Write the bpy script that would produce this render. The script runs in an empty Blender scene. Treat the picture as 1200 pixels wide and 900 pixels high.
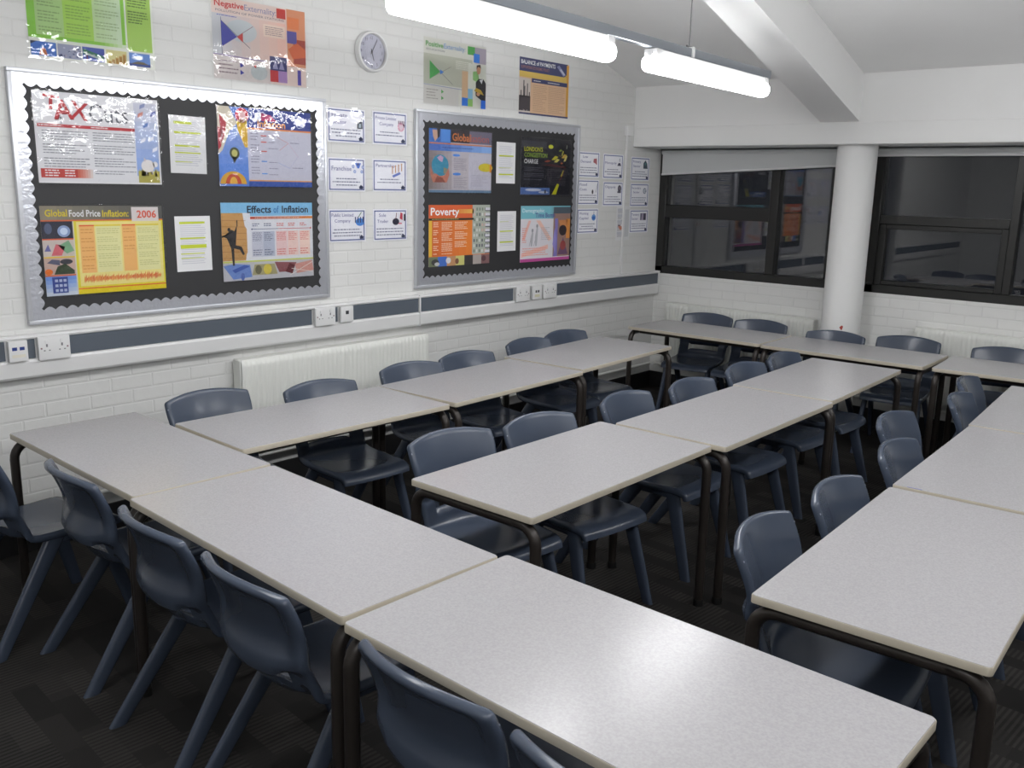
import bpy, bmesh, math, random
from mathutils import Vector, Matrix, Euler
random.seed(7)
sc = bpy.context.scene
COL = sc.collection
R = math.radians

# ------------------------------------------------------------------ materials
def lin(c):
    return tuple((v/12.92 if v <= .04045 else ((v+.055)/1.055)**2.4) for v in [x/255. for x in c])
_mats = {}
def mat(name, rgb, rough=.5, metal=0., spec=.5, coat=0.):
    if name in _mats: return _mats[name]
    m = bpy.data.materials.new(name); m.use_nodes = True
    b = m.node_tree.nodes['Principled BSDF']
    b.inputs['Base Color'].default_value = (*lin(rgb), 1)
    b.inputs['Roughness'].default_value = rough
    b.inputs['Metallic'].default_value = metal
    b.inputs['Specular IOR Level'].default_value = spec
    b.inputs['Coat Weight'].default_value = coat
    _mats[name] = m
    return m
def ink(rgb):
    return mat('ink_%d_%d_%d' % tuple(rgb), rgb, .55)
def nodes(m):
    nt = m.node_tree
    return nt, nt.nodes['Principled BSDF']
def add(nt, t, **kw):
    n = nt.nodes.new(t)
    for k, v in kw.items(): setattr(n, k, v)
    return n

def brick_mat(name, axis, c0=(224, 224, 222), c1=(216, 216, 214)):
    """white painted brickwork; axis = which world axis runs along the wall"""
    m = mat(name, (228, 228, 227), .62, spec=.25)
    nt, b = nodes(m)
    g = add(nt, 'ShaderNodeNewGeometry'); s = add(nt, 'ShaderNodeSeparateXYZ'); c = add(nt, 'ShaderNodeCombineXYZ')
    nt.links.new(g.outputs['Position'], s.inputs[0])
    nt.links.new(s.outputs[axis], c.inputs[0]); nt.links.new(s.outputs[2], c.inputs[1])
    br = add(nt, 'ShaderNodeTexBrick')
    br.inputs['Scale'].default_value = 1.; br.inputs['Brick Width'].default_value = .225
    br.inputs['Row Height'].default_value = .075; br.inputs['Mortar Size'].default_value = .007
    br.inputs['Mortar Smooth'].default_value = .6
    nt.links.new(c.outputs[0], br.inputs['Vector'])
    nz = add(nt, 'ShaderNodeTexNoise'); nz.inputs['Scale'].default_value = 22; nz.inputs['Detail'].default_value = 4
    nt.links.new(g.outputs['Position'], nz.inputs['Vector'])
    nb = add(nt, 'ShaderNodeTexNoise'); nb.inputs['Scale'].default_value = 1.6; nb.inputs['Detail'].default_value = 3
    nt.links.new(g.outputs['Position'], nb.inputs['Vector'])
    mx = add(nt, 'ShaderNodeMix', data_type='RGBA')
    mx.inputs[6].default_value = (*lin(c0), 1); mx.inputs[7].default_value = (*lin(c1), 1)
    nt.links.new(nb.outputs[0], mx.inputs[0])
    mm = add(nt, 'ShaderNodeMix', data_type='RGBA')
    mm.inputs[7].default_value = (*lin((196, 196, 194)), 1)
    ml = add(nt, 'ShaderNodeMath', operation='MULTIPLY'); ml.inputs[1].default_value = .15
    nt.links.new(br.outputs['Fac'], ml.inputs[0]); nt.links.new(ml.outputs[0], mm.inputs[0])
    nt.links.new(mx.outputs[2], mm.inputs[6]); nt.links.new(mm.outputs[2], b.inputs['Base Color'])
    ad = add(nt, 'ShaderNodeMath', operation='MULTIPLY_ADD'); ad.inputs[1].default_value = -1.; 
    nm = add(nt, 'ShaderNodeMath', operation='MULTIPLY'); nm.inputs[1].default_value = .5
    nt.links.new(nz.outputs[0], nm.inputs[0]); nt.links.new(br.outputs['Fac'], ad.inputs[0]); nt.links.new(nm.outputs[0], ad.inputs[2])
    bp = add(nt, 'ShaderNodeBump'); bp.inputs['Strength'].default_value = .4; bp.inputs['Distance'].default_value = .004
    nt.links.new(ad.outputs[0], bp.inputs['Height']); nt.links.new(bp.outputs[0], b.inputs['Normal'])
    return m
def plaster_mat(name, rgb):
    m = mat(name, rgb, .8, spec=.2)
    nt, b = nodes(m)
    g = add(nt, 'ShaderNodeNewGeometry'); nz = add(nt, 'ShaderNodeTexNoise'); nz.inputs['Scale'].default_value = 2.2; nz.inputs['Detail'].default_value = 5
    nt.links.new(g.outputs['Position'], nz.inputs['Vector'])
    mx = add(nt, 'ShaderNodeMix', data_type='RGBA')
    mx.inputs[6].default_value = (*lin(rgb), 1); mx.inputs[7].default_value = (*lin([v-8 for v in rgb]), 1)
    nt.links.new(nz.outputs[0], mx.inputs[0]); nt.links.new(mx.outputs[2], b.inputs['Base Color'])
    n2 = add(nt, 'ShaderNodeTexNoise'); n2.inputs['Scale'].default_value = 60
    nt.links.new(g.outputs['Position'], n2.inputs['Vector'])
    bp = add(nt, 'ShaderNodeBump'); bp.inputs['Strength'].default_value = .12; bp.inputs['Distance'].default_value = .003
    nt.links.new(n2.outputs[0], bp.inputs['Height']); nt.links.new(bp.outputs[0], b.inputs['Normal'])
    return m
def carpet_mat():
    m = mat('carpet_tiles', (44, 43, 42), .95, spec=.1)
    nt, b = nodes(m)
    g = add(nt, 'ShaderNodeNewGeometry')
    mp = add(nt, 'ShaderNodeMapping'); mp.inputs['Rotation'].default_value = (0, 0, R(4))
    nt.links.new(g.outputs['Position'], mp.inputs[0])
    # rows of oblong patches, some ribbed, some plain
    def brick(w, h, off):
        br = add(nt, 'ShaderNodeTexBrick'); br.offset = off
        br.inputs['Scale'].default_value = 1; br.inputs['Brick Width'].default_value = w; br.inputs['Row Height'].default_value = h
        br.inputs['Mortar Size'].default_value = 0.0; br.inputs['Bias'].default_value = 0
        br.inputs['Color1'].default_value = (0, 0, 0, 1); br.inputs['Color2'].default_value = (1, 1, 1, 1)
        nt.links.new(mp.outputs[0], br.inputs['Vector']); return br
    b1 = brick(.33, .085, .37); b2 = brick(.25, .085, .63)
    s = add(nt, 'ShaderNodeSeparateXYZ'); nt.links.new(mp.outputs[0], s.inputs[0])
    w = add(nt, 'ShaderNodeMath', operation='MULTIPLY'); w.inputs[1].default_value = 2*math.pi/.021
    nt.links.new(s.outputs[0], w.inputs[0])
    sn = add(nt, 'ShaderNodeMath', operation='SINE'); nt.links.new(w.outputs[0], sn.inputs[0])
    rb = add(nt, 'ShaderNodeMapRange'); rb.inputs[1].default_value = -.4; rb.inputs[2].default_value = .4
    nt.links.new(sn.outputs[0], rb.inputs[0])
    gt = add(nt, 'ShaderNodeMapRange'); gt.inputs[1].default_value = .42; gt.inputs[2].default_value = .5
    nt.links.new(b1.outputs['Color'], gt.inputs[0])
    rib = add(nt, 'ShaderNodeMath', operation='MULTIPLY'); nt.links.new(rb.outputs[0], rib.inputs[0]); nt.links.new(gt.outputs[0], rib.inputs[1])
    tone = add(nt, 'ShaderNodeMath', operation='MULTIPLY_ADD'); tone.inputs[1].default_value = .35
    nt.links.new(b2.outputs['Color'], tone.inputs[0])
    r2 = add(nt, 'ShaderNodeMath', operation='MULTIPLY'); r2.inputs[1].default_value = .5
    nt.links.new(rib.outputs[0], r2.inputs[0]); nt.links.new(r2.outputs[0], tone.inputs[2])
    nz = add(nt, 'ShaderNodeTexNoise'); nz.inputs['Scale'].default_value = 260
    nt.links.new(g.outputs['Position'], nz.inputs['Vector'])
    t2 = add(nt, 'ShaderNodeMath', operation='MULTIPLY_ADD'); t2.inputs[1].default_value = .25
    nt.links.new(nz.outputs[0], t2.inputs[0]); nt.links.new(tone.outputs[0], t2.inputs[2])
    mx = add(nt, 'ShaderNodeMix', data_type='RGBA')
    mx.inputs[6].default_value = (*lin((36, 35, 35)), 1); mx.inputs[7].default_value = (*lin((64, 62, 60)), 1)
    nt.links.new(t2.outputs[0], mx.inputs[0]); nt.links.new(mx.outputs[2], b.inputs['Base Color'])
    bp = add(nt, 'ShaderNodeBump'); bp.inputs['Strength'].default_value = .5; bp.inputs['Distance'].default_value = .004
    nt.links.new(t2.outputs[0], bp.inputs['Height']); nt.links.new(bp.outputs[0], b.inputs['Normal'])
    return m
def laminate_top_mat():
    m = mat('speckled_white_laminate', (200, 196, 196), .3, spec=.45)
    nt, b = nodes(m)
    tc = add(nt, 'ShaderNodeTexCoord'); nz = add(nt, 'ShaderNodeTexNoise'); nz.inputs['Scale'].default_value = 170; nz.inputs['Detail'].default_value = 2
    nt.links.new(tc.outputs['Object'], nz.inputs['Vector'])
    mx = add(nt, 'ShaderNodeMix', data_type='RGBA'); mx.inputs[6].default_value = (*lin((164, 162, 164)), 1); mx.inputs[7].default_value = (*lin((173, 171, 173)), 1)
    mr = add(nt, 'ShaderNodeMapRange'); mr.inputs[1].default_value = .35; mr.inputs[2].default_value = .65
    nt.links.new(nz.outputs[0], mr.inputs[0]); nt.links.new(mr.outputs[0], mx.inputs[0]); nt.links.new(mx.outputs[2], b.inputs['Base Color'])
    n2 = add(nt, 'ShaderNodeTexNoise'); n2.inputs['Scale'].default_value = 3; n2.inputs['Detail'].default_value = 5
    nt.links.new(tc.outputs['Object'], n2.inputs['Vector'])
    m2 = add(nt, 'ShaderNodeMapRange'); m2.inputs[3].default_value = .2; m2.inputs[4].default_value = .29
    nt.links.new(n2.outputs[0], m2.inputs[0]); nt.links.new(m2.outputs[0], b.inputs['Roughness'])
    return m
def chair_mat():
    m = mat('slate_blue_polypropylene', (68, 77, 93), .33, spec=.5)
    nt, b = nodes(m)
    tc = add(nt, 'ShaderNodeTexCoord'); n = add(nt, 'ShaderNodeTexNoise'); n.inputs['Scale'].default_value = 9; n.inputs['Detail'].default_value = 3
    nt.links.new(tc.outputs['Object'], n.inputs['Vector'])
    mr = add(nt, 'ShaderNodeMapRange'); mr.inputs[3].default_value = .2; mr.inputs[4].default_value = .3
    nt.links.new(n.outputs[0], mr.inputs[0]); nt.links.new(mr.outputs[0], b.inputs['Roughness'])
    return m
def clear_mat(name, tint=1., ior=1.5, rough=0., bump=0., scale=9, dist=.02):
    """a clear sheet: sees through, reflects by Fresnel"""
    m = bpy.data.materials.new(name); m.use_nodes = True; nt = m.node_tree; nt.nodes.clear()
    o = add(nt, 'ShaderNodeOutputMaterial'); mx = add(nt, 'ShaderNodeMixShader'); t = add(nt, 'ShaderNodeBsdfTransparent'); gl = add(nt, 'ShaderNodeBsdfGlossy')
    t.inputs[0].default_value = (tint, tint, tint, 1); gl.inputs['Roughness'].default_value = rough
    fr = add(nt, 'ShaderNodeFresnel'); fr.inputs[0].default_value = ior
    if bump:
        g = add(nt, 'ShaderNodeNewGeometry'); n = add(nt, 'ShaderNodeTexNoise'); n.inputs['Scale'].default_value = scale; n.inputs['Detail'].default_value = 3
        nt.links.new(g.outputs['Position'], n.inputs['Vector'])
        bp = add(nt, 'ShaderNodeBump'); bp.inputs['Strength'].default_value = bump; bp.inputs['Distance'].default_value = dist
        nt.links.new(n.outputs[0], bp.inputs['Height']); nt.links.new(bp.outputs[0], gl.inputs['Normal']); nt.links.new(bp.outputs[0], fr.inputs['Normal'])
    nt.links.new(fr.outputs[0], mx.inputs[0]); nt.links.new(t.outputs[0], mx.inputs[1]); nt.links.new(gl.outputs[0], mx.inputs[2]); nt.links.new(mx.outputs[0], o.inputs[0])
    return m
def emit_mat(name, rgb, s):
    m = bpy.data.materials.new(name); m.use_nodes = True; nt = m.node_tree; nt.nodes.clear()
    o = add(nt, 'ShaderNodeOutputMaterial'); e = add(nt, 'ShaderNodeEmission'); e.inputs[0].default_value = (*rgb, 1); e.inputs[1].default_value = s
    nt.links.new(e.outputs[0], o.inputs[0]); return m

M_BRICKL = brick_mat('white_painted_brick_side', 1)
M_BRICKF = brick_mat('white_painted_brick_end', 0, (238, 238, 236), (231, 231, 229))  # same paint as the side walls, lightened to stand in for far-end light
M_CEIL = plaster_mat('white_ceiling_paint', (244, 244, 243))
M_BEAM = plaster_mat('white_beam_paint', (242, 242, 241))
M_FLOOR = carpet_mat()
M_TOP = laminate_top_mat()
M_EDGE = mat('beige_table_edging', (182, 174, 158), .45)
M_STEEL = mat('dark_brown_enamelled_steel', (52, 47, 44), .35, metal=.25)
M_CHAIR = chair_mat()
M_WHITE = mat('white_plastic', (226, 226, 226), .35)
M_TRUNK = mat('white_trunking_plastic', (222, 222, 222), .4)
M_STRIP = mat('slate_grey_trunking_cover', (88, 96, 106), .45)
M_RAD = mat('cream_white_radiator_enamel', (226, 227, 222), .35)
M_RADD = mat('shadowed_radiator_slot', (120, 120, 116), .6)
M_PIPE = mat('white_gloss_pipe_paint', (222, 222, 218), .3)
M_BLACK = mat('black_backing_paper', (46, 46, 48), .6)
M_ALU = mat('pale_grey_aluminium', (205, 207, 212), .38, metal=.6)
M_RAIL = mat('grey_aluminium_rail', (150, 155, 162), .4, metal=.5)
M_WFRAME = mat('dark_bronze_window_frame', (46, 46, 45), .35, metal=.2)
M_BLIND = mat('pale_grey_blind_fabric', (206, 208, 208), .8)
M_SKIRT = mat('black_skirting_vinyl', (34, 34, 35), .5)
M_GLASS = clear_mat('window_glass', .97, 1.52)
M_POUCH = clear_mat('clear_laminating_pouch', 1., 1.5, .05, .6, 5, .03)
M_COVER = clear_mat('clear_clock_cover', 1., 1.45, .03)
M_LAMP = emit_mat('lit_opal_diffuser', (.985, .99, 1.), 15.)
M_PAPER = mat('white_paper', (226, 226, 228), .6)
M_WIRE = mat('grey_steel_cable', (140, 140, 142), .4, metal=.7)
def silver_mat():
    m = mat('silver_foil_border', (204, 206, 214), .3, metal=.7)
    nt, b = nodes(m); g = add(nt, 'ShaderNodeNewGeometry'); n = add(nt, 'ShaderNodeTexNoise'); n.inputs['Scale'].default_value = 45; n.inputs['Detail'].default_value = 3
    nt.links.new(g.outputs['Position'], n.inputs['Vector'])
    bp = add(nt, 'ShaderNodeBump'); bp.inputs['Strength'].default_value = .45; bp.inputs['Distance'].default_value = .006
    nt.links.new(n.outputs[0], bp.inputs['Height']); nt.links.new(bp.outputs[0], b.inputs['Normal']); return m
M_SILVER = silver_mat()

# ------------------------------------------------------------------ mesh building
class B:
    def __init__(s): s.bm = bmesh.new(); s.mats = []
    def mi(s, m):
        if m not in s.mats: s.mats.append(m)
        return s.mats.index(m)
    def face(s, pts, m):
        f = s.bm.faces.new([s.bm.verts.new(p) for p in pts]); f.material_index = s.mi(m); return f
    def box(s, a, b, m, bev=0., seg=2):
        c = [(a[i]+b[i])/2 for i in range(3)]; d = [abs(b[i]-a[i]) for i in range(3)]
        r = bmesh.ops.create_cube(s.bm, size=1., matrix=Matrix.Translation(c) @ Matrix.Diagonal((*d, 1)))
        vs = r['verts']; k = s.mi(m)
        fs = set(f for v in vs for f in v.link_faces)
        for f in fs: f.material_index = k
        if bev:
            es = set(e for v in vs for e in v.link_edges)
            q = bmesh.ops.bevel(s.bm, geom=list(es), offset=bev, segments=seg, affect='EDGES', profile=.6)
            for f in q['faces']: f.material_index = k
    def ring(s, c, ux, uy, rx, ry, seg, pw=2.):
        out = []
        for i in range(seg):
            t = 2*math.pi*i/seg; co, si = math.cos(t), math.sin(t)
            x = math.copysign(abs(co)**(2/pw), co)*rx; y = math.copysign(abs(si)**(2/pw), si)*ry
            out.append(s.bm.verts.new(Vector(c)+ux*x+uy*y))
        return out
    def bridge(s, a, b, m):
        n = len(a); k = s.mi(m)
        for i in range(n):
            f = s.bm.faces.new((a[i], a[(i+1) % n], b[(i+1) % n], b[i])); f.material_index = k
    def cap(s, r, m, flip=False):
        f = s.bm.faces.new(r[::-1] if flip else r); f.material_index = s.mi(m)
    def tube(s, pts, r, m, seg=12, radii=None, up=(0, 0, 1)):
        pts = [Vector(p) for p in pts]; rings = []; n = len(pts)
        t0 = (pts[1]-pts[0]).normalized(); u = Vector(up)
        if abs(u.dot(t0)) > .95: u = Vector((1, 0, 0))
        for i, p in enumerate(pts):
            if i == 0: t = pts[1]-pts[0]
            elif i == n-1: t = pts[-1]-pts[-2]
            else: t = (pts[i+1]-pts[i]).normalized()+(pts[i]-pts[i-1]).normalized()
            t.normalize(); u = (u-t*u.dot(t)).normalized(); w = t.cross(u)
            rr = radii[i] if radii else r
            rings.append(s.ring(p, u, w, rr, rr, seg))
        for a, b in zip(rings, rings[1:]): s.bridge(a, b, m)
        s.cap(rings[0], m, True); s.cap(rings[-1], m)
    def loft(s, secs, m, seg=16, pw=3.):
        """secs: (centre, ux, uy, rx, ry)"""
        rings = [s.ring(c, Vector(ux), Vector(uy), rx, ry, seg, pw) for c, ux, uy, rx, ry in secs]
        for a, b in zip(rings, rings[1:]): s.bridge(a, b, m)
        s.cap(rings[0], m, True); s.cap(rings[-1], m)
    def lathe(s, prof, m, seg=40, axis='z'):
        rings = []
        for r, h in prof:
            rings.append([s.bm.verts.new((r*math.cos(2*math.pi*i/seg), r*math.sin(2*math.pi*i/seg), h)) for i in range(seg)])
        for a, b in zip(rings, rings[1:]): s.bridge(a, b, m)
        s.cap(rings[0], m, True); s.cap(rings[-1], m)
    def prism(s, poly, z0, z1, m):
        a = [s.bm.verts.new((x, y, z0)) for x, y in poly]; b = [s.bm.verts.new((x, y, z1)) for x, y in poly]
        s.bridge(a, b, m); s.cap(a, m, True); s.cap(b, m)
    def build(s, name, parent=None, ang=38, recalc=True):
        if recalc: bmesh.ops.recalc_face_normals(s.bm, faces=s.bm.faces[:])
        me = bpy.data.meshes.new(name); s.bm.to_mesh(me); s.bm.free()
        for m in s.mats: me.materials.append(m)
        me.polygons.foreach_set('use_smooth', [True]*len(me.polygons))
        me.set_sharp_from_angle(angle=R(ang))
        o = bpy.data.objects.new(name, me); COL.objects.link(o)
        if parent: o.parent = parent
        return o
def tag(o, label, cat, group=None):
    o['label'] = label; o['category'] = cat
    if group: o['group'] = group
    return o
def thing(name, label, cat, loc=(0, 0, 0), rot=(0, 0, 0), group=None):
    o = bpy.data.objects.new(name, None); o.empty_display_size = .1; COL.objects.link(o)
    o.location = loc; o.rotation_euler = rot
    return tag(o, label, cat, group)
def struct(o): o['kind'] = 'structure'; return o
def dup(root, loc, rot, label, group=None, scale=None):
    r = root.copy(); COL.objects.link(r); r.location = loc; r.rotation_euler = rot; r['label'] = label
    if scale: r.scale = scale
    if group: r['group'] = group
    for ch in list(root.children):
        c = ch.copy(); COL.objects.link(c); c.parent = r
        for g in list(ch.children):
            d = g.copy(); COL.objects.link(d); d.parent = c
    return r

# ------------------------------------------------------------------ room
XW, YW, XR, YN = -4.65, 7.35, 3.4, -2.3       # left wall, window wall, right wall, wall behind the camera
YB = 6.887                                     # face of the lintel beam
ZB, ZC = 2.207, 2.705                          # underside of beam, ceiling at the beam
SL, YR = .32, 2.6                              # ceiling slope, ridge
ZR = ZC+SL*(YB-YR); ZN = ZR-SL*(YR-YN)
TH = .25
b = B(); b.box((XW-TH, YN-TH, -.2), (XR+TH, YW+TH, 0), M_FLOOR); struct(b.build('floor'))
def gable(x0, x1, name, m):
    b = B()
    poly = [(YN-TH, -.2), (YW+TH, -.2), (YW+TH, ZC), (YB, ZC+.05), (YR, ZR+.12), (YN-TH, ZN+.0)]
    a = [b.bm.verts.new((x0, y, z)) for y, z in poly]; c = [b.bm.verts.new((x1, y, z)) for y, z in poly]
    b.bridge(a, c, m); b.cap(a, m, True); b.cap(c, m); return struct(b.build(name))
gable(XW-TH, XW, 'wall_left', M_BRICKL); gable(XR, XR+TH, 'wall_right', M_BRICKL)
b = B(); b.box((XW, YN-TH, -.2), (XR, YN, ZN+.1), M_BRICKF); struct(b.build('wall_near'))
ZS = 1.084
b = B(); b.box((XW, YW, -.2), (XR, YW+TH, ZS), M_BRICKF)
b.box((-2.96, YW+.005, ZS), (-2.70, YW+TH, ZB), M_BRICKF); b.box((XW, YW, ZB), (XR, YW+TH, ZC), M_BRICKF)
struct(b.build('wall_far'))
b = B()
for (ya, za, yb, zb) in ((YB, ZC, YR, ZR), (YR, ZR, YN-TH, ZN-SL*TH)):
    a = [b.bm.verts.new((x, y, z)) for x in (XW-.0, XR+.0) for y, z in ((ya, za), (yb, zb), (yb, zb+.15), (ya, za+.15))]
    for q in ((0, 1, 2, 3), (7, 6, 5, 4), (0, 4, 5, 1), (3, 2, 6, 7), (0, 3, 7, 4), (1, 5, 6, 2)):
        f = b.bm.faces.new([a[i] for i in q]); f.material_index = b.mi(M_CEIL)
struct(b.build('ceiling'))
# lintel beam over the windows: lower beam and the upstand above it with a shallow joint between
b = B(); b.box((XW, YB, ZB), (XR, YW, 2.364), M_BEAM, .004, 1); b.box((XW, YB+.004, 2.364), (XR, YW, ZC+.03), M_BEAM)
struct(b.build('lintel_beam'))
# sloping concrete rafters
def rafter(xc, name):
    b = B(); hw = .147; d = .335
    for sgn in (1, -1):
        y0 = YB+.01 if sgn > 0 else YN
        z0 = ZC-.003 if sgn > 0 else ZN
        pts = [(y0, z0-d), (YR, ZR-d), (YR, ZR+.05), (y0, z0+.05)]
        a = [b.bm.verts.new((xc-hw, y, z)) for y, z in pts]; c = [b.bm.verts.new((xc+hw, y, z)) for y, z in pts]
        b.bridge(a, c, M_BEAM); b.cap(a, M_BEAM, True); b.cap(c, M_BEAM)
    return struct(b.build(name))
rafter(-2.825, 'trim_1'); rafter(1.2, 'trim_2')
# round column
b = B(); b.lathe([(.147, 0), (.147, ZB)], M_BEAM, 48)
c0 = b.build('column'); c0.location = (-2.75, 7.10, 0); struct(c0)
b = B()
pts = [(.012*math.cos(R(a))*(1+.2*math.sin(3*R(a))), .016*math.sin(R(a))+.004*math.sin(2*R(a))) for a in range(0, 360, 20)]
A0 = R(-66)
fr = [b.bm.verts.new(((.1478)*math.cos(A0+x/.147), (.1478)*math.sin(A0+x/.147), .83+z)) for x, z in pts]
bk = [b.bm.verts.new(((.1465)*math.cos(A0+x/.147), (.1465)*math.sin(A0+x/.147), .83+z)) for x, z in pts]
rm = mat('red_paint_smear', (170, 60, 50), .5); b.bridge(bk, fr, rm); b.cap(fr, rm); o = b.build('red_smear', c0)
b = B(); b.lathe([(.147, 0), (.147, ZB)], M_BEAM, 48)
c0 = b.build('column'); c0.location = (1.2, YB+.158, 0); struct(c0)
# skirting
b = B(); b.box((XW, YN, 0), (XW+.012, YW, .15), M_SKIRT, .003, 1); struct(b.build('baseboard_left'))
b = B(); b.box((XW+.012, YW-.012, 0), (XR, YW, .15), M_SKIRT, .003, 1); struct(b.build('baseboard_far'))

# windows ---------------------------------------------------------------
def wbox(b, x0, z0, x1, z1, d0=.02, d1=.09): b.box((x0, YW+d0, z0), (x1, YW+d1, z1), M_WFRAME, .004, 1)
ZT = 2.2
b = B()
wbox(b, XW, ZS, -2.96, ZS+.068, -.004, .09); wbox(b, XW, ZT-.06, -2.96, ZT)
wbox(b, XW, ZS, -4.575, ZT, -.004, .09); wbox(b, -3.555, ZS+.068, -3.475, ZT, .0, .09); wbox(b, -3.04, ZS, -2.96, ZT)
wbox(b, -4.575, 1.597, -3.555, 1.712, .0, .09)
w1 = struct(b.build('window_1'))
def pane(w, x0, z0, x1, z1):
    b = B(); b.box((x0, YW+.045, z0), (x1, YW+.05, z1), M_GLASS); b.box((x0, YW+.066, z0), (x1, YW+.071, z1), M_GLASS); b.build('pane', w)
pane(w1, -4.575, ZS+.068, -3.555, 1.597); pane(w1, -4.575, 1.712, -3.555, ZT-.06); pane(w1, -3.475, ZS+.068, -3.04, ZT-.06)
b = B()
wbox(b, -2.70, ZS, XR, ZS+.068, -.004, .09); wbox(b, -2.70, ZT-.06, XR, ZT)
wbox(b, -2.70, ZS, -2.62, ZT, -.004, .09)
xs = [-2.62, -1.692]
for x in (-1.692, -.6, .42, 1.9): wbox(b, x, ZS+.068, x+.055, ZT-.06, .0, .09)
wbox(b, -2.62, 1.622, -1.692, 1.69, .0, .09); wbox(b, -.545, 1.622, .42, 1.69, .0, .09)
w2 = struct(b.build('window_2'))
for x0, x1 in ((-2.62, -1.692), (-.545, .42)):
    b = B()
    wbox(b, x0, ZS+.068, x0+.055, 1.622, .01, .075); wbox(b, x1-.05, ZS+.068, x1, 1.622, .01, .075)
    wbox(b, x0+.055, 1.585, x1-.05, 1.622, .01, .075); wbox(b, x0+.055, ZS+.068, x1-.05, ZS+.1, .01, .075)
    b.build('sash', w2)
    pane(w2, x0, ZS+.068, x1, 1.622); pane(w2, x0, 1.69, x1, ZT-.06)
pane(w2, -1.637, ZS+.068, -.6, ZT-.06); pane(w2, .475, ZS+.068, 1.9, ZT-.06); pane(w2, 1.955, ZS+.068, XR, ZT-.06)

# roller blinds
def blind(x0, x1, zl, zr, lab):
    t = thing('roller_blind', lab, 'blind', ((x0+x1)/2, YW-.05, ZT), group='roller blinds over the windows')
    h = (x1-x0)/2
    b = B(); p = [(-h, zl-ZT), (h, zr-ZT), (h, -.02), (-h, -.02)]
    for y in (0,):
        a = [b.bm.verts.new((x, -.002, z)) for x, z in p]; c = [b.bm.verts.new((x, .002, z)) for x, z in p]
        b.bridge(a, c, M_BLIND); b.cap(a, M_BLIND); b.cap(c, M_BLIND, True)
    b.build('blind_fabric', t)
    b = B(); b.tube([(-h-.01, .012, -.024), (h+.01, .012, -.024)], .02, M_BLIND, 14); b.build('roller', t)
    b = B(); b.tube([(-h-.003, 0, zl-ZT-.004), (h+.003, 0, zr-ZT-.004)], .009, M_WHITE, 10); b.build('bottom_bar', t)
blind(-4.60, -2.99, 1.985, 2.065, 'grey roller blind drawn part way down, beside the card-covered side wall')
blind(-2.69, 1.0, 2.145, 2.15, 'grey roller blind rolled almost fully up, right of the round column')

# ------------------------------------------------------------------ left wall services
def WL(y, z): return y*.97895, 1.8591+(z-1.8591)*.97895     # survey (wall taken at 4.75) to wall at 4.65
# trunking, two lengths meeting at a joint
def trunk(y0, y1, lab, caps, rights):
    t = thing('cable_trunking', lab, 'trunking', (XW+.001, y0, .893), group='wall trunking')
    L = y1-y0; b = B()
    prof = [(0, 0), (.05, 0), (.058, .012), (.06, .08), (.055, .092), (.045, .094), (.045, .19), (.055, .192), (.058, .2), (.05, .209), (0, .209)]
    a = [b.bm.verts.new((x, 0, z)) for x, z in prof]; c = [b.bm.verts.new((x, L, z)) for x, z in prof]
    b.bridge(a, c, M_TRUNK); b.cap(a, M_TRUNK, True); b.cap(c, M_TRUNK); b.build('trunking_body', t, 22)
    for (u0, u1) in caps:
        b = B(); b.box((.044, u0-y0, .0955), (.0495, u1-y0, .1885), M_STRIP, .0015, 1); b.build('cover_strip', t)
    for e in rights:
        b = B(); b.box((0, e-y0-.006, -.004), (.065, e-y0+.006, .214), M_TRUNK, .003, 1); b.build('joint_cover', t)
YJ = 4.29
trunk(-2.0, YJ, 'white wall trunking with grey strip below the larger display board', [(-1.99, 1.62), (1.715, 1.757), (1.915, 3.39), (3.553, 3.588), (3.695, YJ-.006)], [YJ])
trunk(YJ+.001, YW-.012, 'white wall trunking with grey strip, running on to the window corner', [(YJ+.012, 5.275), (5.445, 5.468), (5.59, 5.605), (5.78, YW-.025)], [YW-.02])
def plate(name, lab, cat, yc, w, h, grp, kind):
    t = thing(name, lab, cat, (XW+.0625, yc, .893+.142), group=grp)
    b = B(); b.box((0, -w/2, -h/2), (.018, w/2, h/2), M_WHITE, .003, 2); b.build('faceplate', t)
    if kind == 'double':
        for s in (-.036, .036):
            b = B(); dk = ink((120, 120, 124))
            b.box((.0175, s-.004, .006), (.0185, s+.004, .02), dk); b.box((.0175, s-.016, -.014), (.0185, s-.008, -.009), dk); b.box((.0175, s+.008, -.014), (.0185, s+.016, -.009), dk)
            b.build('pin_holes', t)
            b = B(); b.box((.017, s-.007 if s < 0 else s-.007, .024), (.0215, s+.007, .04), M_WHITE, .001, 1); b.build('rocker_switch', t)
        for s in (-.062, .062):
            b = B(); b.box((.0175, s-.004, -.004), (.0195, s+.004, .004), ink((150, 120, 125)), .0015, 1); b.build('screw', t)
    elif kind == 'data2':
        for s in (-.017, .017):
            b = B(); b.box((.0175, s-.011, .004), (.019, s+.011, .02), ink((40, 60, 130))); b.build('port', t)
        b = B(); b.box((.0175, -.03, -.03), (.0185, .03, -.016), ink((225, 220, 205))); b.build('label_slot', t)
    elif kind == 'data1':
        b = B(); b.box((.0175, -.012, .0), (.019, .012, .022), ink((50, 52, 58))); b.build('port', t)
    elif kind == 'data2b':
        for s in (-.014, .014):
            b = B(); b.box((.0175, s-.009, .0), (.019, s+.009, .018), ink((60, 62, 66))); b.build('port', t)
        b = B(); b.box((.0175, -.03, -.034), (.0185, .03, -.014), ink((214, 210, 180))); b.build('label_slot', t)
    return t
plate('data_socket', 'small white data socket with two blue ports at the left end of the trunking', 'data socket', 1.669, .086, .1, 'data sockets', 'data2')
plate('power_socket', 'white double power socket below the left end of the larger board', 'power socket', 1.836, .15, .115, 'power sockets', 'double')
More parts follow.
